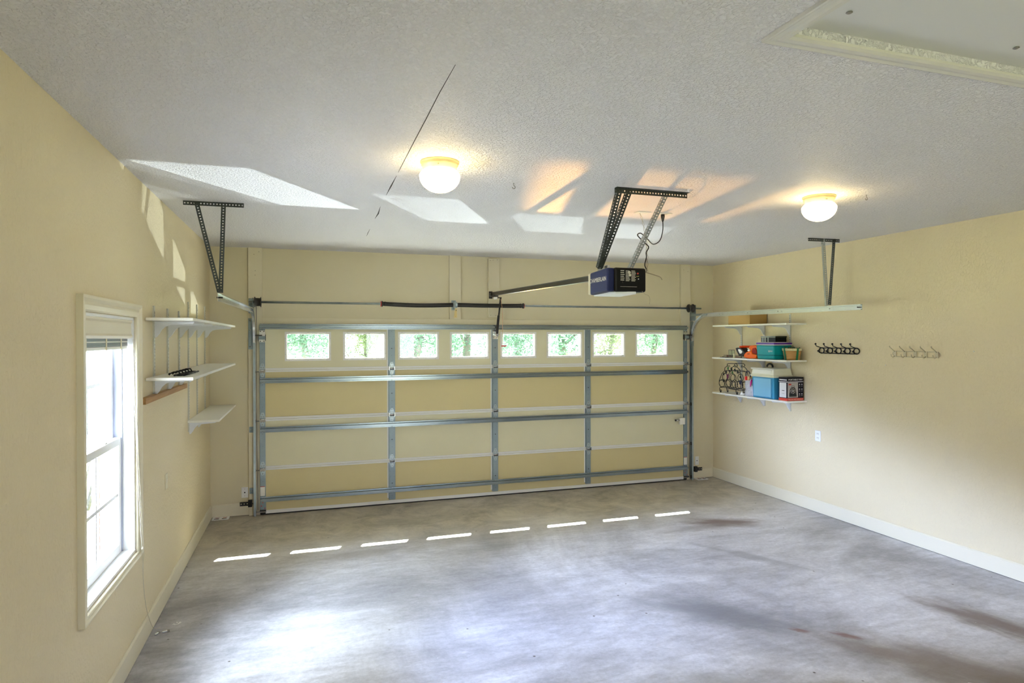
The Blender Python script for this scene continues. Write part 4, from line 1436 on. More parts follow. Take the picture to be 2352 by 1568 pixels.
# plaid tin
tb = thing('storage_tin', (5.84, -1.33, 1.908), 'black tin box with pale and green stripes on top of the teal cooler', 'tin')
b = MB(); b.box(5.765, 5.925, -1.465, -1.215, 1.9085, 1.972); b.build('tin_body', mat('black_enamel', (0.005, 0.006, 0.008), 0.5, spec=0.2), tb, bevel=0.003)
b = MB(); b.box(5.762, 5.928, -1.468, -1.212, 1.962, 1.980); b.build('tin_lid', mat('black_green_enamel', (0.008, 0.02, 0.012), 0.25), tb, bevel=0.003)
b = MB()
for y_, w_ in ((-1.235, 0.010), (-1.262, 0.006), (-1.285, 0.010), (-1.335, 0.010)):
    b.box(5.7640, 5.7652, y_ - w_, y_, 1.910, 1.962, 0)
b.box(5.7608, 5.7622, -1.466, -1.214, 1.966, 1.969, 1)
b.build('stripes', [mat('pale_stripe', (0.60, 0.66, 0.58), 0.4), mat('gold_stripe', (0.55, 0.55, 0.30), 0.4)], tb)
# gift basket
bs = thing('splint_basket', (5.825, -1.665, ZM), 'woven wooden basket with green band, at the near end of the right middle shelf', 'basket')
b = MB()
b.lathe([(0.078, 0.0), (0.080, 0.004), (0.098, 0.118), (0.094, 0.118), (0.076, 0.006), (0.001, 0.006)], (5.825, -1.665, ZM), 'z', 24, sx=1.06)
b.build('basket_body', 'splint', bs)
b = MB(); b.lathe([(0.0985, 0.106), (0.101, 0.106), (0.104, 0.134), (0.099, 0.134)], (5.825, -1.665, ZM), 'z', 24, sx=1.06)
for k in range(10):
    a = R(36 * k + 18)
    b.lathe([(0.004, -0.002), (0.004, 0.002)], (5.825 + 0.109 * math.cos(a), -1.665 + 0.1035 * math.sin(a), ZM + 0.120), 'z', 6, 1)
b.build('rim', [mat('pale_splint', (0.62, 0.56, 0.30), 0.5), 'screw'], bs)
gr_ = mat('green_ribbon', (0.0, 0.13, 0.05), 0.5)
for ang in (-95, 180, 0, 90):
    a = R(ang)
    ca, sa = math.cos(a), math.sin(a)
    b = MB()
    b.obox((5.825 + 0.0835 * ca * 1.06, -1.665 + 0.0835 * sa, ZM + 0.001), (5.825 + 0.1045 * ca * 1.06, -1.665 + 0.1045 * sa, ZM + 0.136), 0.026, 0.003, (ca, sa, 0))
    b.build('green_band', gr_, bs)
b = MB()
for k in range(26):
    a = random.uniform(0, 6.28); r = random.uniform(0.0, 0.085)
    x_, y_ = 5.825 + r * math.cos(a), -1.665 + r * math.sin(a)
    b.lathe([(0.001, -0.010), (0.012, -0.002), (0.010, 0.006), (0.001, 0.011)], (x_, y_, ZM + random.uniform(0.128, 0.142)), 'z', 6, k % 2)
b.build('greenery', [mat('deep_green', (0.005, 0.06, 0.02), 0.6), mat('brown_seed', (0.03, 0.03, 0.01), 0.6)], bs)

# ---- lowest shelf
ZL = 1.2405
WX = 5.76
wr = thing('wine_rack', (WX, -0.73, ZL), 'black scrolled iron wine rack with vine leaves and grapes on the lowest right shelf', 'wine rack')
def ry(u): return -0.475 - (u - 270) * 0.00098     # drawing units -> y
def rz(v): return ZL + (925 - v) * 0.000555
def rpath(pts, x): return [(x, ry(u), rz(v)) for u, v in pts]
for xi, x in enumerate((WX - 0.055, WX + 0.055)):
    b = MB()
    for (cu, cv, ru, rv) in ((330, 710, 58, 90), (455, 710, 58, 95), (560, 715, 58, 95), (660, 715, 58, 90), (395, 560, 55, 95), (570, 560, 55, 95)):
        b.tube([(x, ry(cu + ru * math.cos(R(a))), rz(cv + rv * math.sin(R(a)))) for a in range(0, 360, 20)], 0.0036, 6, closed=True)
    b.tube(rpath([(275, 640), (330, 480), (390, 400), (395, 330), (430, 300), (450, 270), (445, 240), (470, 228), (560, 222), (640, 228), (655, 250), (650, 280), (630, 300), (660, 310), (700, 360), (705, 420), (720, 500), (745, 640)], x), 0.0042, 6)
    b.tube(rpath([(275, 640), (272, 720), (300, 790), (400, 800), (560, 818), (700, 830), (760, 820)], x), 0.0042, 6)
    b.tube(rpath([(745, 640), (755, 730), (740, 800)], x), 0.0040, 6)
    for (u0, dirn) in ((480, 1), (600, -1)):
        b.tube([(x, ry(u0 + dirn * (-28 + 0.05 * a) * math.cos(R(a))), rz(285 + (26 - 0.04 * a) * math.sin(R(a)))) for a in range(0, 400, 25)], 0.003, 5)
    b.tube(rpath([(400, 420), (450, 390), (540, 380), (640, 390), (700, 420)], x), 0.004, 6)
    b.build('ring_frame', 'blackiron', wr)
for u, v in ((300, 790), (430, 812), (560, 818), (700, 830), (275, 640), (745, 640), (400, 400), (700, 400)):
    b = MB()
    b.cyl((WX - 0.055, ry(u), rz(v)), (WX + 0.055, ry(u), rz(v)), 0.0034, 6)
    b.build('cross_bar', 'blackiron', wr)
for (u, x) in ((300, WX - 0.055), (640, WX - 0.055), (300, WX + 0.055), (640, WX + 0.055)):
    b = MB()
    b.tube([(x, ry(u + k[0]), rz(k[1])) for k in ((30, 805), (0, 800), (-18, 830), (-15, 880), (10, 900), (22, 880), (8, 862), (0, 875))], 0.0045, 6)
    b.cyl((x, ry(u + 5), ZL), (x, ry(u + 5), rz(890)), 0.010, 8)
    b.build('foot', 'blackiron', wr)
def leaf(b, c, s, ang, x, m=0):
    pts = []
    for k in range(10):
        rr = s * (1.0 if k % 2 == 0 else 0.5)
        a = ang + 2 * math.pi * k / 10
        pts.append((c[0] + rr * math.cos(a), c[1] + rr * math.sin(a)))
    b.prism(pts, FX, x - 0.003, x + 0.002, m)
b = MB()
for (u, v, s, m) in ((470, 340, 0.024, 1), (430, 430, 0.026, 0), (540, 345, 0.024, 0), (610, 370, 0.026, 0), (670, 410, 0.026, 0), (380, 480, 0.020, 0), (380, 640, 0.026, 0), (720, 640, 0.034, 2), (720, 520, 0.018, 0), (560, 430, 0.020, 1), (500, 400, 0.018, 0)):
    leaf(b, (ry(u), rz(v)), s, u * 0.1, WX - 0.062, m)
b.build('vine_leaves', ['blackiron', mat('green_enamel', (0.03, 0.16, 0.03), 0.4), mat('blue_black_enamel', (0.01, 0.012, 0.05), 0.4)], wr)
b = MB()
for k in range(14):
    u = 468 + (k % 3 - 1) * (16 - k * 0.8); v = 490 + (k // 3) * 22
    b.lathe([(0.0005, -0.008), (0.006, -0.004), (0.0075, 0), (0.006, 0.004), (0.0005, 0.008)], (WX - 0.066, ry(u), rz(v)), 'z', 8)
b.build('grapes', mat('purple_enamel', (0.16, 0.01, 0.08), 0.4), wr)

# clear gift bag with bow and black handles
gb = thing('gift_bag', (5.74, -1.09, ZL), 'clear crinkled bottle bag with tan and red bow between wine rack and blue cooler', 'gift bag')
b = MB()
n = 20; rows = 10
vs = []; fs = []
for r_ in range(rows + 1):
    f = r_ / rows
    for k in range(n):
        a = 2 * math.pi * k / n
        rx = 0.052 * (1 + 0.10 * math.sin(3 * a + r_)) * (1 - 0.25 * max(0, f - 0.85) / 0.15); ryy = 0.078 * (1 + 0.08 * math.cos(4 * a + 1.7 * r_)) * (1 - 0.35 * max(0, f - 0.8) / 0.2)
        vs.append((5.735 + rx * math.cos(a), -1.062 + ryy * math.sin(a), ZL + 0.002 + 0.215 * f))
for r_ in range(rows):
    for k in range(n):
        l = (k + 1) % n
        fs.append((r_ * n + k, r_ * n + l, (r_ + 1) * n + l, (r_ + 1) * n + k))
fs.append(tuple(range(n)))
b._add(vs, fs)
b.build('bag_body', 'plasticfilm', gb)
b = MB()
b.lathe([(0.030, 0.0), (0.034, 0.02), (0.033, 0.12), (0.014, 0.15), (0.013, 0.19)], (5.745, -1.05, ZL + 0.004), 'z', 14)
b.lathe([(0.030, 0.0), (0.034, 0.02), (0.033, 0.12), (0.014, 0.15), (0.013, 0.19)], (5.735, -1.115, ZL + 0.004), 'z', 14)
b.build('tissue_fill', mat('pale_tissue', (0.74, 0.72, 0.82), 0.6, bump=(60, 0.8, 0.01)), gb)
b = MB()
for s in (-1, 1):
    b.lathe([(0.004, -0.050), (0.030, -0.040), (0.034, -0.014), (0.012, 0.0)] if s < 0 else [(0.012, 0), (0.034, 0.014), (0.030, 0.040), (0.004, 0.050)], (5.690, -1.059, ZL + 0.220), 'y', 10, sx=0.8, sy=0.5)
b.build('bow', mat('tan_ribbon', (0.60, 0.38, 0.18), 0.5), gb)
b = MB(); b.box(5.660, 5.684, -1.074, -1.044, ZL + 0.196, ZL + 0.244); b.build('red_knot', mat('red_ribbon', (0.72, 0.01, 0.01), 0.4), gb, bevel=0.006)
b = MB()
b.tube([(5.70, -1.128, ZL + 0.205), (5.685, -1.133, ZL + 0.17), (5.682, -1.125, ZL + 0.12)], [0.009, 0.012, 0.004], 8)
b.build('pink_ribbon', mat('magenta_ribbon', (0.60, 0.01, 0.25), 0.4), gb)
b = MB()
b.tube([(5.70, -1.02, ZL + 0.235), (5.70, -1.022, ZL + 0.285), (5.70, -1.045, ZL + 0.312), (5.70, -1.075, ZL + 0.305), (5.70, -1.098, ZL + 0.275), (5.70, -1.108, ZL + 0.235)], 0.0065, 8)
b.build('handle', mat('navy_cord', (0.006, 0.006, 0.03), 0.5), gb)
# plastic wrap crumpled behind
b = MB()
vs = []
for i in range(9):
    for j in range(12):
        a = 2 * math.pi * j / 12; f = i / 8
        r_ = 0.055 * math.sin(math.pi * min(0.97, f * 0.9 + 0.08)) * (1 + 0.25 * math.sin(5 * a + 2 * i))
        vs.append((5.86 + 0.7 * r_ * math.cos(a), -1.045 + 1.5 * r_ * math.sin(a), ZL + 0.237 + 0.11 * f))
b._add(vs, [(i * 12 + j, i * 12 + (j + 1) % 12, (i + 1) * 12 + (j + 1) % 12, (i + 1) * 12 + j) for i in range(8) for j in range(12)], 0, True)
tag(b.build('plastic_bag', 'plasticfilm'), 'crumpled translucent plastic bag on the brown carton behind the gift bag', 'plastic bag')
b = MB(); b.box(5.80, 5.935, -1.142, -0.955, ZL, ZL + 0.235)
tag(b.build('brown_carton', 'card'), 'small brown carton on the lowest right shelf, half hidden by the blue cooler', 'box')
b = MB(); b.prism([(0.0, 0.0), (0.075, 0.010), (0.11, 0.055), (0.06, 0.045), (0.045, 0.10), (0.02, 0.05)], lambda u, v, t: (5.70 + t, -0.90 - u, ZL + v * 0.5), 0.0, 0.004)
tag(b.build('paper_scrap', 'white'), 'crumpled white scrap at the foot of the wine rack', 'paper scrap')

# blue cooler with cream lid
bc = thing('blue_cooler', (5.80, -1.36, ZL), 'large sky blue cooler with cream lid on the lowest right shelf', 'cooler')
sky = mat('sky_blue_plastic', (0.04, 0.25, 0.44), 0.45, spec=0.25)
b = MB(); cooler_body(b, 5.672, 5.930, -1.545, -1.165, ZL, 1.497, 0.008); b.build('body', sky, bc, bevel=0.012, seg=3)
b = MB(); b.box(5.6655, 5.6775, -1.500, -1.200, ZL + 0.018, 1.480); b.build('front_panel', mat('pale_blue_plastic', (0.19, 0.46, 0.66), 0.42), bc, bevel=0.006, seg=2)
b = MB(); cooler_body(b, 5.652, 5.938, -1.562, -1.148, 1.492, 1.520, 0.010); b.build('lid_rim', mat('cream_plastic', (0.78, 0.76, 0.58), 0.4), bc, bevel=0.006, seg=2)
b = MB(); cooler_body(b, 5.664, 5.936, -1.548, -1.162, 1.598, 1.518, 0.012); b.build('lid', mat('cream_plastic_pale', (0.80, 0.79, 0.64), 0.4), bc, bevel=0.008, seg=2)
b = MB(); b.box(5.6665, 5.674, -1.510, -1.200, 1.534, 1.580); b.build('lid_recess', mat('cream_plastic_light', (0.86, 0.86, 0.78), 0.35), bc, bevel=0.002, seg=1)
b = MB(); b.cyl((5.669, -1.555, 1.592), (5.669, -1.158, 1.592), 0.010, 12); b.build('lid_handle', 'plate', bc)
# hose hanging behind
b = MB()
b.tube([(5.90, -1.15 - 0.050 * math.cos(R(a)) - 0.06, 1.602 + 0.040 * math.sin(R(a))) for a in range(-5, 186, 15)], 0.011, 10)
tag(b.build('curved_handle', 'rubber'), 'black curved handle resting on the back of the blue cooler lid', 'handle')

# boxed fan
fb = thing('fan_box', (5.815, -1.66, ZL), 'black and white boxed portable fan at the near end of the lowest right shelf', 'box')
bx0, bx1, by0, by1, bz0, bz1 = 5.702, 5.930, -1.728, -1.592, ZL, ZL + 0.268
b = MB(); b.box(bx0, bx1, by0, by1, bz0, bz1); b.build('carton', mat('black_print_card', (0.010, 0.008, 0.014), 0.5, spec=0.2), fb)
pr_w = mat('white_print', (0.74, 0.74, 0.76), 0.45); pr_g = mat('grey_print', (0.42, 0.38, 0.36), 0.45); pr_r = mat('red_print', (0.60, 0.05, 0.03), 0.4)
b = MB()
e = 0.0006
b.box(bx0 + 0.006, bx0 + 0.150, by0 - e, by0, bz0 + 0.036, bz0 + 0.208, 1)            # product photo field
b.box(bx0, bx1, by0 - e, by0, bz0, bz0 + 0.030, 2)                                     # red foot band
b.box(bx0, bx1, by0 - e, by0, bz0 + 0.212, bz0 + 0.219, 0)                             # white rule
b.box(bx0 + 0.018, bx0 + 0.056, by0 - 2 * e, by0, bz0 + 0.178, bz0 + 0.195, 2)         # small red badge
b.box(bx0 - e, bx0, by0 + 0.016, by1 - 0.012, bz0 + 0.036, bz0 + 0.205, 0)             # side white field
b.box(bx0 - e, bx0, by0, by1, bz0, bz0 + 0.028, 2)
b.box(bx0 - e, bx0, by0, by1, bz0 + 0.212, bz0 + 0.219, 0)
b.box(bx0 - e, bx0, by0 + 0.008, by1 - 0.008, bz0 + 0.232, bz0 + 0.243, 0)
b.box(bx0 - 2 * e, bx0, by0 + 0.045, by0 + 0.085, bz0 + 0.112, bz0 + 0.118, 3)
b.box(bx0 - 2 * e, bx0, by0 + 0.045, by0 + 0.085, bz0 + 0.080, bz0 + 0.082, 3)
for i in range(3):
    for j in range(2):
        b.lathe([(0.0072, 0), (0.0072, -e)], (bx0 + 0.172 + j * 0.034, by0, bz0 + 0.185 - i * 0.055), 'y', 10, 0)
        b.box(bx0 + 0.164 + j * 0.034, bx0 + 0.180 + j * 0.034, by0 - e, by0, bz0 + 0.163 - i * 0.055, bz0 + 0.166 - i * 0.055, 0)
b.build('print', [pr_w, pr_g, pr_r, 'dark'], fb)
# printed picture of the fan
b = MB()
fc = (bx0 + 0.078, by0 - e, bz0 + 0.112)
b.lathe([(0.044, 0), (0.044, -0.0006)], fc, 'y', 24, 0)
b.lathe([(0.033, 0), (0.033, -0.0010)], fc, 'y', 24, 1)
for k in range(7):
    a = 2 * math.pi * k / 7
    b.prism([(0.006, -0.003), (0.030, -0.010), (0.031, 0.004), (0.006, 0.003)],
            lambda u, v, t, a=a: (fc[0] + u * math.cos(a) - v * math.sin(a), t, fc[2] + u * math.sin(a) + v * math.cos(a)), fc[1] - 0.0014, fc[1], 0)
b.lathe([(0.008, 0), (0.008, -0.0018)], fc, 'y', 12, 2)
b.prism([(-0.052, -0.066), (0.054, -0.066), (0.050, -0.036), (0.040, 0.0), (0.046, -0.010), (0.036, -0.030), (-0.036, -0.030), (-0.046, -0.008), (-0.050, -0.030)],
        lambda u, v, t: (fc[0] + u, t, fc[2] + v), fc[1] - 0.0006, fc[1], 0)
b.tube([(fc[0] - 0.022, fc[1] - 0.001, fc[2] + 0.040), (fc[0] - 0.018, fc[1] - 0.001, fc[2] + 0.058), (fc[0] + 0.018, fc[1] - 0.001, fc[2] + 0.058), (fc[0] + 0.022, fc[1] - 0.001, fc[2] + 0.040)], 0.002, 5, 0)
b.build('fan_picture', [mat('print_black', (0.015, 0.02, 0.02), 0.4), pr_g, pr_w], fb)
lettering('PORTABLE FAN', fb, ((bx0 + bx1) / 2, by0 - e, bz0 + 0.239), (1, 0, 0), (0, 0, 1), 0.027, pr_w, name='title_lettering', width=1.05)
lettering('TWO-IN-ONE FAN/LIGHT', fb, ((bx0 + bx1) / 2, by0 - 2 * e, bz0 + 0.014), (1, 0, 0), (0, 0, 1), 0.019, mat('print_peach', (0.8, 0.55, 0.4), 0.4), name='foot_lettering', width=0.98)

# ================================================================== HOOK RACKS, OUTLETS
XW = XR
hk = thing('hook_rack', (XW - 0.03, -2.22, 1.78), 'black iron coat hook rack with ringed back on the right wall', 'hook rack')
b = MB()
zt, zb2 = 1.848, 1.790
ycs = [-1.985 - k * 0.117 for k in range(5)]
b.tube([(XW - 0.008, ycs[0], zt), (XW - 0.008, ycs[-1], zt)], 0.0045, 6)
b.tube([(XW - 0.008, ycs[0], zb2), (XW - 0.008, ycs[-1], zb2)], 0.0055, 6)
for k, y in enumerate(ycs):
    b.tube([(XW - 0.010, y + 0.036 * math.cos(R(a)), (zt + zb2) / 2 + 0.030 * math.sin(R(a))) for a in range(0, 360, 20)], 0.0062, 7, closed=True)
for y in (ycs[0], ycs[-1]):
    for z in (zt, zb2):
        b.lathe([(0.004, 0), (0.004, -0.003)], (XW - 0.0125, y, z), 'x', 8, 1)
b.build('back_frame', ['blackiron', 'bright'], hk)
for y in ycs:
    b = MB()
    b.tube([(XW - 0.012, y, zt), (XW - 0.055, y - 0.0, zt + 0.012), (XW - 0.085, y, zt + 0.022), (XW - 0.095, y, zt + 0.040)], 0.0046, 7)
    b.tube([(XW - 0.012, y, zb2 + 0.004), (XW - 0.040, y, zb2 + 0.006), (XW - 0.056, y, zb2 + 0.020)], 0.0046, 7)
    for p in ((XW - 0.095, y, zt + 0.044), (XW - 0.058, y, zb2 + 0.024)):
        b.lathe([(0.0008, -0.011), (0.008, -0.007), (0.011, 0), (0.008, 0.007), (0.0008, 0.011)], p, 'z', 10)
    b.build('hook', 'blackiron', hk)
hk2 = thing('hook_rack', (XW - 0.03, -3.08, 1.76), 'cream wire coat hook rack, nearly wall coloured, on the right wall', 'hook rack')
b = MB()
zt, zb2 = 1.828, 1.776
ycs = [-2.905 - k * 0.107 for k in range(5)]
loop = [(XW - 0.008, ycs[0], zt), (XW - 0.008, ycs[-1], zt)]
loop = [(XW - 0.008, ycs[0] + 0.028 * math.sin(R(a)), (zt + zb2) / 2 + 0.026 * math.cos(R(a))) for a in range(180, -1, -20)]
loop += [(XW - 0.008, ycs[-1] - 0.028 * math.sin(R(a)), (zt + zb2) / 2 + 0.026 * math.cos(R(a))) for a in range(0, 181, 20)]
b.tube(loop, 0.0034, 6, closed=True)
b.build('back_frame', 'beigeiron', hk2)
for y in ycs:
    b = MB()
    b.box(XW - 0.016, XW - 0.006, y - 0.014, y + 0.014, zb2 - 0.002, zt + 0.002)
    b.tube([(XW - 0.014, y, zt - 0.004), (XW - 0.080, y, zt + 0.040), (XW - 0.082, y, zt + 0.050)], [0.0042, 0.0042, 0.006], 7)
    b.tube([(XW - 0.014, y, zb2 + 0.006), (XW - 0.036, y, zb2 - 0.006), (XW - 0.056, y, zb2 + 0.002), (XW - 0.062, y, zb2 + 0.022)], 0.0042, 7)
    b.build('hook', 'beigeiron', hk2)

ow = thing('wall_outlet', (XW - 0.005, -1.925, 0.80), 'white double electrical outlet low on the right wall', 'outlet')
b = MB(); b.box(XW - 0.006, XW, -1.965, -1.885, 0.800, 0.918); b.build('cover_plate', 'white', ow, bevel=0.002, seg=1)
for z in (0.836, 0.882):
    b = MB(); b.box(XW - 0.0085, XW - 0.0055, -1.942, -1.908, z - 0.015, z + 0.015)
    for dy in (-0.007, 0.007): b.box(XW - 0.0092, XW - 0.008, -1.925 + dy - 0.0015, -1.925 + dy + 0.0015, z - 0.003, z + 0.008, 1)
    b.build('receptacle', ['plate', 'dark'], ow)
def blank_plate(x0, x1, z0, z1, lab):
    b = MB(); b.box(x0, x1, -0.006, 0, z0, z1)
    xm = (x0 + x1) / 2; zm_ = (z0 + z1) / 2
    b.disc((xm, -0.0065, zm_), (0, -1, 0), 0.0075, 10, 1)
    for z in (z0 + 0.02, z1 - 0.02): b.disc((xm, -0.0065, z), (0, -1, 0), 0.003, 8, 1)
    return tag(b.build('cable_plate', ['white', 'dark'], bevel=0.0015, seg=1), lab, 'wall plate', 'white cable plates beside the garage door')
blank_plate(-0.197, -0.128, 0.196, 0.313, 'white cable plate with dark hole, left of the garage door near the floor')
blank_plate(5.655, 5.713, 0.186, 0.303, 'white cable plate with dark hole, right of the garage door near the floor')
def nail(y, z, lab):
    b = MB(); b.lathe([(0.005, 0), (0.005, -0.003), (0.0005, -0.004)], (XW, y, z), 'x', 8)
    return tag(b.build('wall_anchor', 'white'), lab, 'wall anchor', 'white screw anchors in the right wall')
nail(-2.52, 1.700, 'white screw anchor in the right wall below the black hook rack')
nail(-2.79, 1.686, 'white screw anchor in the right wall below left of the cream hook rack')
nail(-3.66, 1.84, 'white screw anchor in the right wall, on its own nearest the photo edge')

# photo-eye sensors
def eye(s, x, lab):
    t = thing('safety_sensor', (x, -0.10, 0.12), lab, 'safety sensor', 'black safety sensors at the foot of the door')
    b = MB()
    xa, xb = sorted((x - s * 0.012, x + s * 0.030))
    b.box(xa, xb, -0.125, -0.085, 0.115, 0.190)
    b.build('sensor_head', 'rubber', t, bevel=0.004)
    b = MB()
    xa, xb = sorted((x + s * 0.025, x + s * 0.115))
    b.perf((xa, -0.100, 0.128), (1, 0, 0), (0, 0, 1), xb - xa, 0.044, 0.032, 0.007, 0.003)
    b.build('bracket', 'rubber', t)
    b = MB()
    b.cyl((x - s * 0.012, -0.105, 0.15), (x - s * 0.020, -0.105, 0.15), 0.009, 10)
    b.build('lens', 'drum', t)
    return t
eye(-1, -0.090, 'black safety sensor on the left door track near the floor')
eye(1, 5.585, 'black safety sensor on the right door track near the floor')
# pest traps on the floor in the two front corners
def trap(x, y, rz_, lab):
    t = thing('pest_trap', (x, y, 0.0), lab, 'pest trap', 'flat white pest traps in the front corners')
    b = MB(); b.box(x - 0.085, x + 0.085, y - 0.055, y + 0.055, 0.001, 0.010); b.build('tray', 'white', t, bevel=0.002, seg=1)
    for s in (-1, 1):
        cx_ = x + s * 0.038
        b = MB()
        b.box(cx_ - 0.024, cx_ + 0.024, y - 0.038, y - 0.016, 0.010, 0.0108, 1)
        pts = [(-0.022, 0.020), (-0.012, 0.004), (0.012, 0.004), (0.018, 0.014), (0.026, 0.022), (0.022, 0.030), (0.012, 0.020), (-0.010, 0.022)]
        b.prism(pts, lambda u, v, q: (cx_ + u, y + v, q), 0.010, 0.0108, 0)
        b.build('printed_mark', [mat('rust_print', (0.42, 0.07, 0.02), 0.5), 'dark'], t)
    t.rotation_euler = (0, 0, rz_)
    return t
trap(-0.40, -0.075, 0.0, 'flat white pest trap on the floor in the left front corner')
trap(5.70, -0.075, 0.0, 'flat white pest trap on the floor beside the right door track')

# small litter on the floor
def clip(x, y, a, lab):
    b = MB()
    c_, s_ = math.cos(a), math.sin(a)
    b.obox((x - 0.018 * c_, y - 0.018 * s_, 0.008), (x + 0.018 * c_, y + 0.018 * s_, 0.008), 0.014, 0.012, m=0)
    b.obox((x + 0.010 * c_, y + 0.010 * s_, 0.0075), (x + 0.026 * c_, y + 0.026 * s_, 0.0075), 0.016, 0.014, m=1)
    return tag(b.build('metal_clip', ['bright', 'screw'], bevel=0.002, seg=1), lab, 'metal clip', 'metal clips dropped on the floor under the window')
clip(-0.452, -2.885, R(70), 'small shiny metal clip on the floor, the one closer to the left baseboard')
clip(-0.405, -2.868, R(20), 'small dull metal clip on the floor, further from the left baseboard')
b = MB()
for k in range(6):
    a = k * 1.1; b.obox((-0.365 + 0.018 * math.cos(a), -2.745 + 0.014 * math.sin(a), 0.0015), (-0.355 + 0.024 * math.cos(a + 0.8), -2.74 + 0.02 * math.sin(a + 0.8), 0.003), 0.008, 0.001)
tag(b.build('plastic_scrap', 'white'), 'little white plastic scrap on the floor near the metal clips', 'scrap')
for (x, y, a, lab) in ((3.98, -5.02, 0.6, 'short white wood chip on the stained floor, lower right'), (4.06, -4.99, -0.6, 'thin white splinter on the stained floor, lower right')):
    b = MB(); b.obox((x, y, 0.002), (x + 0.035 * math.cos(a), y + 0.035 * math.sin(a), 0.003), 0.006, 0.002)
    tag(b.build('wood_chip', 'white'), lab, 'wood chip', 'pale chips on the floor')

# ================================================================== OUTSIDE
GH = lambda y: -0.03 - max(0.0, min(y - T0, 30)) * 0.085       # the lot falls away from the house
b = MB()
def slab(b, x0, x1, ys, dz, th):
    for ya_, yb2 in zip(ys[:-1], ys[1:]):
        b._add([(x0, ya_, GH(ya_) + dz), (x1, ya_, GH(ya_) + dz), (x1, yb2, GH(yb2) + dz), (x0, yb2, GH(yb2) + dz),
                (x0, ya_, GH(ya_) + dz - th), (x1, ya_, GH(ya_) + dz - th), (x1, yb2, GH(yb2) + dz - th), (x0, yb2, GH(yb2) + dz - th)],
               [(0, 1, 2, 3), (7, 6, 5, 4), (0, 4, 5, 1), (1, 5, 6, 2), (2, 6, 7, 3), (3, 7, 4, 0)])
slab(b, -40, 60, [T0, 10, 20, 30.1, 60], 0, 0.3)
b.box(-40, -1.3, -30, T0, -0.33, -0.03)
b.box(7.2, 60, -30, T0, -0.33, -0.03)
b.box(-1.3, 7.2, -30, YB - 0.3, -0.33, -0.03)
struct(b.build('ground_lawn', mat('mown_grass', (0.20, 0.23, 0.13), 0.9, var=(2.0, (0.27, 0.29, 0.17), 0.25), bump=(60, 0.6, 0.02))))
b = MB(); slab(b, -0.6, 8.2, [0.0, 0.5, 4, 8, 12], 0.028, 0.12)
struct(b.build('ground_driveway', mat('pale_concrete_drive', (0.72, 0.71, 0.69), 0.8, var=(1.2, (0.66, 0.65, 0.63), 0.3))))
b = MB(); b.box(-7.5, -0.8, -13.0, 0.1, -0.06, 0.0)  # pale ground added to bounce neutral light in through the side window
struct(b.build('ground_bounce', mat('pale_bounce_ground', (0.60, 0.60, 0.60), 0.9, var=(30, (0.45, 0.45, 0.46), 0.3))))
# brick return of the house beyond the window, with its white corner board
b = MB()
b.box(-1.036, TL, -1.95, -1.70, -0.1, 4.0)
struct(b.build('wall_return', 'brick'))
b = MB(); b.box(-1.076, -1.036, -1.97, -1.69, -0.1, 4.0)
struct(b.build('trim_8', 'white'))
b = MB()
for y0_o, y1_o in ((wy0 - 0.05, wy0), (wy1, wy1 + 0.05)):
    b.box(TL - 0.03, TL, y0_o, y1_o, wz0 - 0.05, wz1 + 0.05)
b.box(TL - 0.03, TL, wy0 - 0.05, wy1 + 0.05, wz1, wz1 + 0.06)
b.box(TL - 0.05, TL, wy0 - 0.05, wy1 + 0.05, wz0 - 0.07, wz0)
struct(b.build('trim_9', 'white'))

def leaf_mat(name, c):
    m = bpy.data.materials.new(name); m.use_nodes = True
    nt = m.node_tree
    nt.nodes.remove(nt.nodes['Principled BSDF'])
    d = nt.nodes.new('ShaderNodeBsdfDiffuse'); t = nt.nodes.new('ShaderNodeBsdfTranslucent')
    oi = nt.nodes.new('ShaderNodeTexCoord'); n = nt.nodes.new('ShaderNodeTexNoise'); n.inputs['Scale'].default_value = 1.7
    nt.links.new(oi.outputs['Object'], n.inputs['Vector'])
    r = nt.nodes.new('ShaderNodeValToRGB')
    r.color_ramp.elements[0].position = 0.35; r.color_ramp.elements[1].position = 0.65
    r.color_ramp.elements[0].color = (*[x * 0.75 for x in c], 1); r.color_ramp.elements[1].color = (*[min(1, x * 1.3) for x in c], 1)
    nt.links.new(n.outputs['Fac'], r.inputs['Fac'])
    nt.links.new(r.outputs['Color'], d.inputs['Color']); nt.links.new(r.outputs['Color'], t.inputs['Color'])
    mx = nt.nodes.new('ShaderNodeMixShader'); mx.inputs['Fac'].default_value = 0.5
    nt.links.new(d.outputs['BSDF'], mx.inputs[1]); nt.links.new(t.outputs['BSDF'], mx.inputs[2])
    nt.links.new(mx.outputs['Shader'], nt.nodes['Material Output'].inputs['Surface'])
    return m
LM = [leaf_mat('mint_leaf', (0.10, 0.17, 0.12)), leaf_mat('yellow_green_leaf', (0.15, 0.19, 0.11)), leaf_mat('deep_leaf', (0.08, 0.145, 0.11))]
bark = mat('grey_bark', (0.09, 0.085, 0.08), 0.9, bump=(30, 0.8, 0.02))
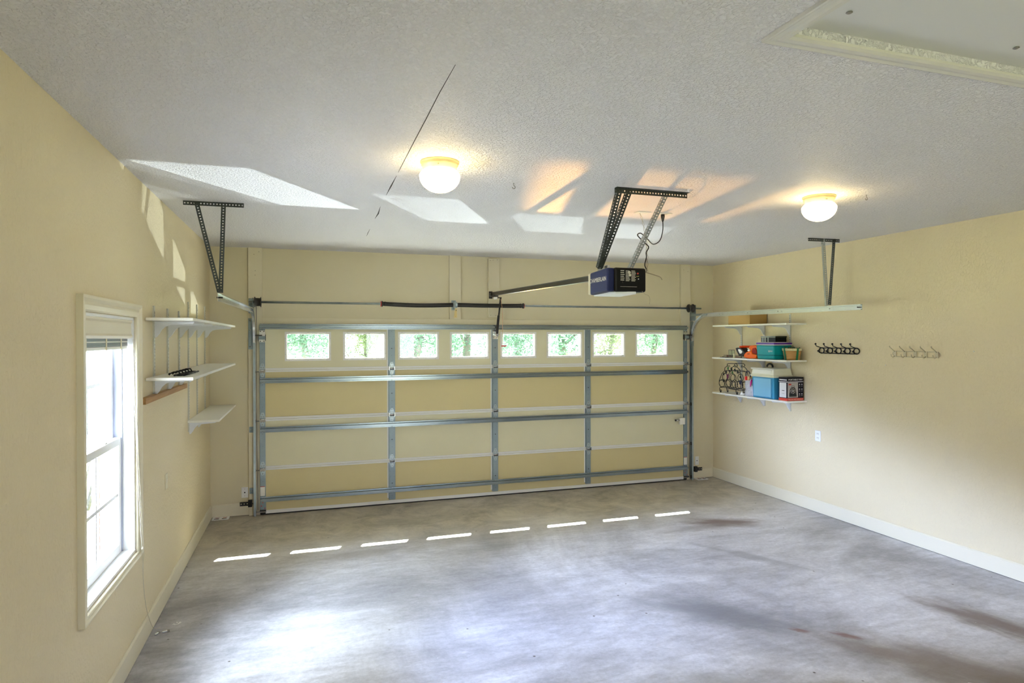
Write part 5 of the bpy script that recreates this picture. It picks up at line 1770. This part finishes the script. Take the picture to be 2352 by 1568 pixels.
def crown_mesh(seed, n, rx, rz_, zc, size, clumps):
    rnd = random.Random(seed)
    cl = [(rnd.gauss(0, rx * 0.45), rnd.gauss(0, rx * 0.45), zc + rnd.uniform(-1, 1) * rz_, rnd.uniform(0.35, 0.75) * rx * 0.6) for _ in range(clumps)]
    b = MB()
    for k in range(n):
        cx_, cy_, cz_, cr = rnd.choice(cl)
        p = Vector((rnd.gauss(cx_, cr * 0.55), rnd.gauss(cy_, cr * 0.55), max(0.12, rnd.gauss(cz_, cr * 0.5))))
        if math.hypot(p.x, p.y) > rx * 0.92:
            continue
        u = Vector((rnd.gauss(0, 1), rnd.gauss(0, 1), rnd.gauss(0, 0.6))).normalized()
        w = u.cross(Vector((rnd.gauss(0, 1), rnd.gauss(0, 1), rnd.gauss(0, 1)))).normalized()
        s = size * rnd.uniform(0.6, 1.3)
        b._add([p - u * s, p + w * s * 0.42, p + u * s, p - w * s * 0.42], [(0, 1, 2, 3)])
    return b
def trunk_mesh(seed, h, r):
    rnd = random.Random(seed)
    b = MB()
    pts = [(rnd.uniform(-0.04, 0.04) * k, rnd.uniform(-0.04, 0.04) * k, h * k / 6) for k in range(7)]
    b.tube(pts, [r * (1.25 if k == 0 else 1 - 0.09 * k) for k in range(7)], 12)
    for q in range(7):
        z = h * rnd.uniform(0.25, 0.9); a = rnd.uniform(0, 6.28); L = rnd.uniform(1.0, 2.2)
        k = min(5, int(z / h * 6)); p = Vector(pts[k]) + Vector((0, 0, z - pts[k][2]))
        b.tube([p, p + Vector((math.cos(a) * L * 0.5, math.sin(a) * L * 0.5, L * 0.45)), p + Vector((math.cos(a) * L, math.sin(a) * L, L * 1.1))], [r * 0.35, r * 0.22, r * 0.08], 7)
    return b
protos = []
for k, (seed, n, rx, rz_, zc, size, cl) in enumerate(((3, 22000, 1.75, 3.0, 3.9, 0.06, 46), (9, 22000, 1.75, 3.0, 3.8, 0.055, 50), (21, 18000, 1.75, 3.0, 4.0, 0.06, 40))):
    protos.append((crown_mesh(seed, n, rx, rz_, zc, size, cl), trunk_mesh(seed, 6.5, (0.14, 0.10, 0.20)[k])))
made = {}
def tree(kind, x, y, scale, rot, label):
    if kind not in made:
        t = thing('tree', (0, 0, 0), label, 'tree', 'trees beyond the driveway')
        protos[kind][0].build('foliage', LM[kind], t)
        protos[kind][1].build('trunk', bark, t)
        made[kind] = t
    else:
        t = dup(made[kind], (0, 0, 0), label)
    t.location = (x, y, GH(y)); t.scale = (scale,) * 3; t.rotation_euler = (0, 0, rot)
    return t
tree(0, 0.5, 13.0, 1.0, 0.3, 'pale green tree beyond the driveway seen through the leftmost door window')
tree(1, 2.55, 16.4, 1.0, 2.1, 'yellow-green tree beyond the driveway seen through the second door window')
tree(0, 3.95, 13.2, 1.0, 4.0, 'pale green tree beyond the driveway seen through the third door window')
tree(2, 6.3, 15.8, 1.0, 1.0, 'dark forked tree beyond the driveway seen through the fourth door window')
tree(0, 7.1, 12.0, 1.0, 5.5, 'pale green tree beyond the driveway seen through the fifth door window')
tree(2, 10.0, 15.2, 1.0, 3.0, 'thick grey-trunked tree seen through the sixth door window')
tree(1, 10.2, 11.6, 1.0, 0.8, 'yellow-green tree beyond the driveway seen through the seventh door window')
tree(0, 13.2, 13.9, 1.0, 2.7, 'pale green tree beyond the driveway seen through the rightmost door window')
tree(1, -5.2, 9.5, 0.8, 1.9, 'yellow-green tree beyond the side window')
# shrub by the side window
sh = thing('garden_shrub', (-2.05, 1.0, -0.03), 'leafy shrub with bare twigs outside the tall left window', 'shrub')
b = crown_mesh(77, 5200, 1.0, 0.7, 1.35, 0.045, 34); b.v = [(v[0] - 2.05, v[1] + 1.0, v[2]) for v in b.v]; b.build('foliage', LM[2], sh)
b = MB()
rnd = random.Random(5)
for k in range(16):
    a = rnd.uniform(0, 6.28); p = Vector((-2.05 + 0.15 * math.cos(a), 1.0 + 0.15 * math.sin(a), -0.03)); d = Vector((math.cos(a) * 0.4, math.sin(a) * 0.4, 1))
    b.tube([p, p + d * 0.5 + Vector((0.05 * rnd.gauss(0, 1), 0.05, 0)), p + d * 1.3 * rnd.uniform(0.7, 1.1)], [0.014, 0.010, 0.004], 5)
b.build('twigs', bark, sh)
